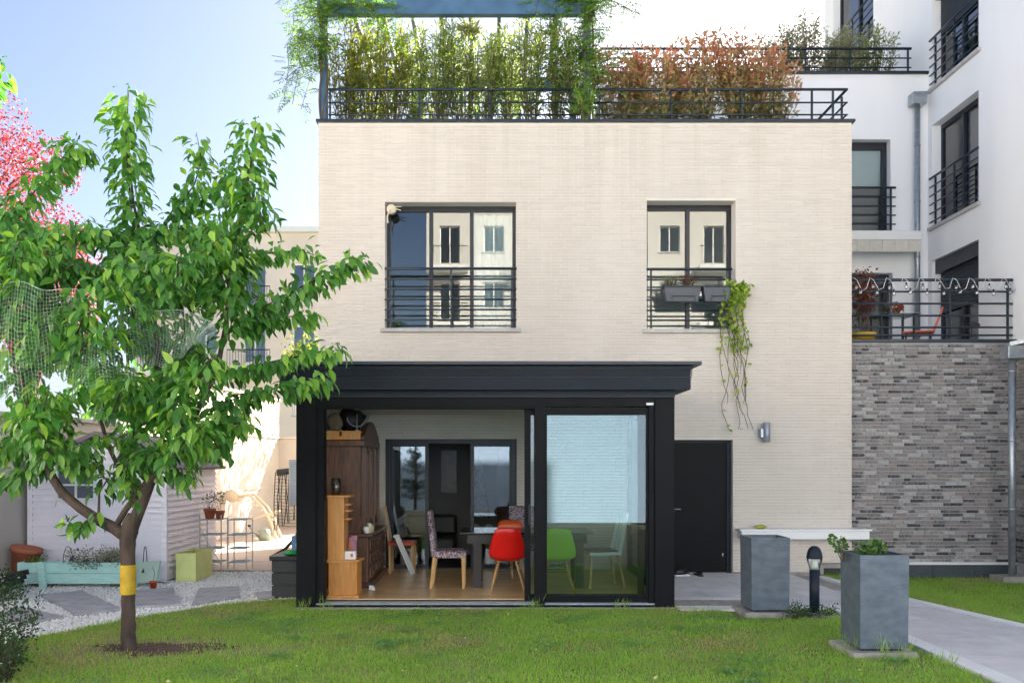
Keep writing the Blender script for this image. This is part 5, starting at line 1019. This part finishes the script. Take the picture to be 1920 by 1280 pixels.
# bird net over the left half of the crown
tu = [(-40,525),(60,535),(150,548),(280,574),(402,600)]; bu = [(-40,748),(60,742),(150,732),(300,688),(404,632)]; q = MB(); NX, NZ = 74, 27; gd = np.zeros((NX+1, NZ+1, 3))
for i in range(NX+1):
    u_ = -40+444*i/NX; vt = np.interp(u_, [a for a, b in tu], [b for a, b in tu]); vb = np.interp(u_, [a for a, b in bu], [b for a, b in bu])
    for j in range(NZ+1):
        s_ = j/NZ; gd[i, j] = P(u_+5*math.sin(s_*5+i*.2), vt+(vb-vt)*s_+5*math.sin(i*.37+s_*4)+4*s_*math.sin(i*1.1), 7.0+.13*math.sin(i*.23+s_*3)+.05*math.sin(i*.9+s_*7)+.25*s_*(1-s_)-.12*s_+.3*(i/NX)**2)
for i in range(NX+1): q.tube(gd[i], .0009, 3, cap=False)
for j in range(NZ+1): q.tube(gd[:, j], .0009 if j else .003, 3, cap=False)
solo('bird_net', q, m_net, 'white bird netting draped over the cherry tree', 'netting')
# shrub in the left foreground corner
for i, (x, y, h, r_, n) in enumerate(((-4.25, 7.25, .78, .36, 1500), (-3.95, 6.75, .45, .22, 700))): shrub('corner_shrub', ['dark leafy shrub in the bottom left corner', 'low white flowering shrub at the bottom left edge'][i], 'shrub', (x, y, -.02), h, r_, 34, n, .045, .024, m_shrub, m_twig, seed=210+i, group='shrubs in the left corner', flower=(m_wflower, 22, .014), bottom=.05, sr=.004, clump=.06)

# ------------------------------------------------------------------ trees and buildings beyond
def tree(name, label, base, h, r, zc, n, L, lm, seed, group=None, sq=1.0):
    t = thing(name, label, 'tree', base, 0, group); g = np.random.default_rng(seed); b = np.array(base, float); q = MB(); q.tube([b, b+[.1,0,h*.3], b+[0,.1,h*.6]], [.16,.12,.08], 9)
    cs = []
    for k in range(26):
        d = nrmz(g.normal(0, 1, (1, 3)))[0]; c = b+[0,0,zc]+d*r*g.uniform(.45, .9)*np.array([1,1,sq]); cs.append(c); q.tube([b+[0,0,h*g.uniform(.3, .6)], (b+[0,0,zc]+c)/2, c], [.06,.04,.012], 5, cap=False)
    part('trunk', q, m_bark, t, True); cs = np.array(cs); k = g.integers(0, len(cs), n); p = cs[k]+nrmz(g.normal(0, 1, (n, 3)))*(r*.42*g.uniform(0, 1, (n, 1))**.5)*[1,1,sq*.8]
    o = link('crown', leaf_mesh('crown', p, g.normal(0, 1, (n, 3))+[0,0,-.2], g.normal(0, 1, (n, 3)), L*g.uniform(.6, 1.2, n), L*.5*g.uniform(.7, 1.2, n), g.uniform(0, 1, n), 'diamond'), lm, t); o['kind'] = 'stuff'; return t
tree('plum_tree', 'red leaved plum tree in the sun beyond the left wall', (-11.7, 19.5, 0), 9, 2.6, 7.6, 17000, .095, m_plum, 301)
tree('garden_tree', 'yellow green tree behind the rear wall', (-5.2, 26.5, 0), 6, 1.5, 4.6, 4500, .14, m_fgreen, 302)
tree('shade_tree', 'leafy tree standing behind the house', (-.6, 25.3, 0), 7, 1.9, 6.0, 3800, .16, m_fgreen, 303)
tree('red_shrub_tree', 'lower red leaved tree behind the boundary wall', (-9.3, 17.0, 0), 6.4, 1.4, 4.9, 4500, .09, m_plum, 304)
shrub('bamboo', 'dry yellow bamboo clump behind the rear wall', 'bamboo', (-4.55, 24.6, 0), 4.4, .8, 40, 2200, .2, .03, m_gold, m_twig, seed=305, bottom=.4, sr=.015)
def block(name, label, x0, x1, y, zs, T, wm, nwin, balc=True, seed=0, depth=9):
    t = thing(name, label, 'building', tuple(T @ Vector(((x0+x1)/2, 4, 0)))); H = zs[-1]+.6; hs = []; ww = (x1-x0)/nwin
    for f in range(len(zs)-1):
        for k in range(nwin): hs.append((x0+ww*(k+.24), x0+ww*(k+.70), zs[f]+(.35 if balc and k % 2 == 0 else .95), zs[f]+2.3))
    q = MB()
    for a, b, c, d in rects(x0, x1, -.1, H, hs): q.box(a, b, 0, .3, c, d)
    q.box(x0, x0+.3, .3, depth, -.1, H).box(x1-.3, x1, .3, depth, -.1, H).box(x0, x1, depth, depth+.3, -.1, H).box(x0+.3, x1-.3, .3, depth, H-.3, H)
    X = lambda m: setattr(m, 'v', [tuple(T @ Vector(p)) for p in m.v]) or m
    part('wall', X(q), wm, t); part('roof_edge', X(MB().box(x0-.2, x1+.2, -.25, depth+.5, H+.005, H+.25)), m_whitein, t)
    for i, h in enumerate(hs): win(t, *h, T, .12, 2, fw=.06, sill=True, fm=m_whitein, sillout=.05)
    if balc:
        for f in range(1, len(zs)-1):
            for k in range(0, nwin, 2):
                a, b = x0+ww*(k+.05), x0+ww*(k+.9); bp = part('balcony', X(MB().box(a, b, -1.1, -.005, zs[f]-.12, zs[f]+.06)), m_whitein, t); r_ = MB().tube([(a, -1.05, zs[f]+1.0), (b, -1.05, zs[f]+1.0)], .025, 5)
                for x in np.arange(a, b, .13): r_.box(x, x+.016, -1.06, -1.04, zs[f]+.06, zs[f]+1.0)
                part('balustrade', X(r_), m_black, bp)
    return t
m_ochre = mat('bounce_facade', (.78,.76,.72), .85, .08, .6, bump=.1, bscale=30)  # pale colour of the two added buildings that bounce sunlight
block('neighbour_building', 'beige apartment building far behind the cherry tree', -17, -5.5, 0, [0, 3, 5.9, 8.8, 11.9], Matrix.Translation((0, 40, 0)), mat('peach_facade', (.74,.65,.56), .85, .08, .6), 5)
T0 = Matrix(((-1,0,0,0),(0,-1,0,-17),(0,0,1,0),(0,0,0,1)))
block('opposite_building', 'tall pale apartment block across the garden behind the viewer', -26, 3.6, 0, [0, 3, 5.9, 8.8, 11.7, 14.6], T0, mat('buff_facade', (.60,.575,.54), .85, .08, .6, bump=.1, bscale=30), 13)
block('bounce_house', 'lower pale house added unseen behind the viewer to bounce sunlight', 3.9, 28, 0, [0, 3, 5.9, 7.0], T0, m_ochre, 8, balc=False)  # added out of view to keep sunlit fill on the facade
gw = thing('garden_wall', 'pale blue rendered wall ending the garden behind the viewer', 'wall', (0, -5.6, 0)); part('wall', MB().box(-14, 14, -5.75, -5.5, -.1, 3.35), mat('pale_blue_render', (.42,.57,.80), .85, .05, 1), gw); part('coping', MB().box(-14, 14, -5.8, -5.45, 3.352, 3.4), m_conc, gw)
tree('opposite_tree', 'bushy tree across the garden behind the viewer', (7.5, -14, 0), 5, 1.9, 3.6, 2600, .16, m_fgreen, 306)
t = thing('pine_tree', 'young pine across the garden behind the viewer', 'tree', (-3.0, -4.7, 0)); g = np.random.default_rng(33); q = MB().tube([(-3.0,-4.7,0),(-2.95,-4.7,1.4),(-3.0,-4.7,2.7)], [.06,.04,.01], 7); pp = []
for k in range(46):
    z = g.uniform(.35, 2.65); a = g.uniform(0, 6.28); r_ = (2.9-z)*.42*g.uniform(.5, 1); e = np.array([-3.0+math.cos(a)*r_, -4.7+math.sin(a)*r_, z+.12]); q.tube([(-2.98,-4.7,z), e], [.015,.006], 4); pp.append(np.repeat(along([(-2.98,-4.7,z), e], .06)[0], 8, 0))
pp = np.concatenate(pp); N = len(pp); part('trunk', q, m_bark, t, True); o = link('crown', leaf_mesh('crown', pp+g.normal(0, .03, (N, 3)), g.normal(0, 1, (N, 3))+[0,0,.5], g.normal(0, 1, (N, 3)), .12, .012, g.uniform(0, 1, N), 'diamond'), m_pinen, t); o['kind'] = 'stuff'
TL = Matrix(((0,-1,0,-14.5),(1,0,0,0),(0,0,1,0),(0,0,0,1)))
block('bounce_building', 'pale three storey building added unseen at the left to bounce sunlight', -17, 13, 0, [0, 3, 5.9, 8.8], TL, m_ochre, 9, balc=False)  # invented building, reflects sun onto the white wing and the garden
struct('bounce_court', MB().box(-30, 30, -17, -5.8, -.12, .0), mat('bounce_paving', (.60,.57,.52), .8, .1, 2))  # unseen pale ground added to throw sunlight up at the shaded facade
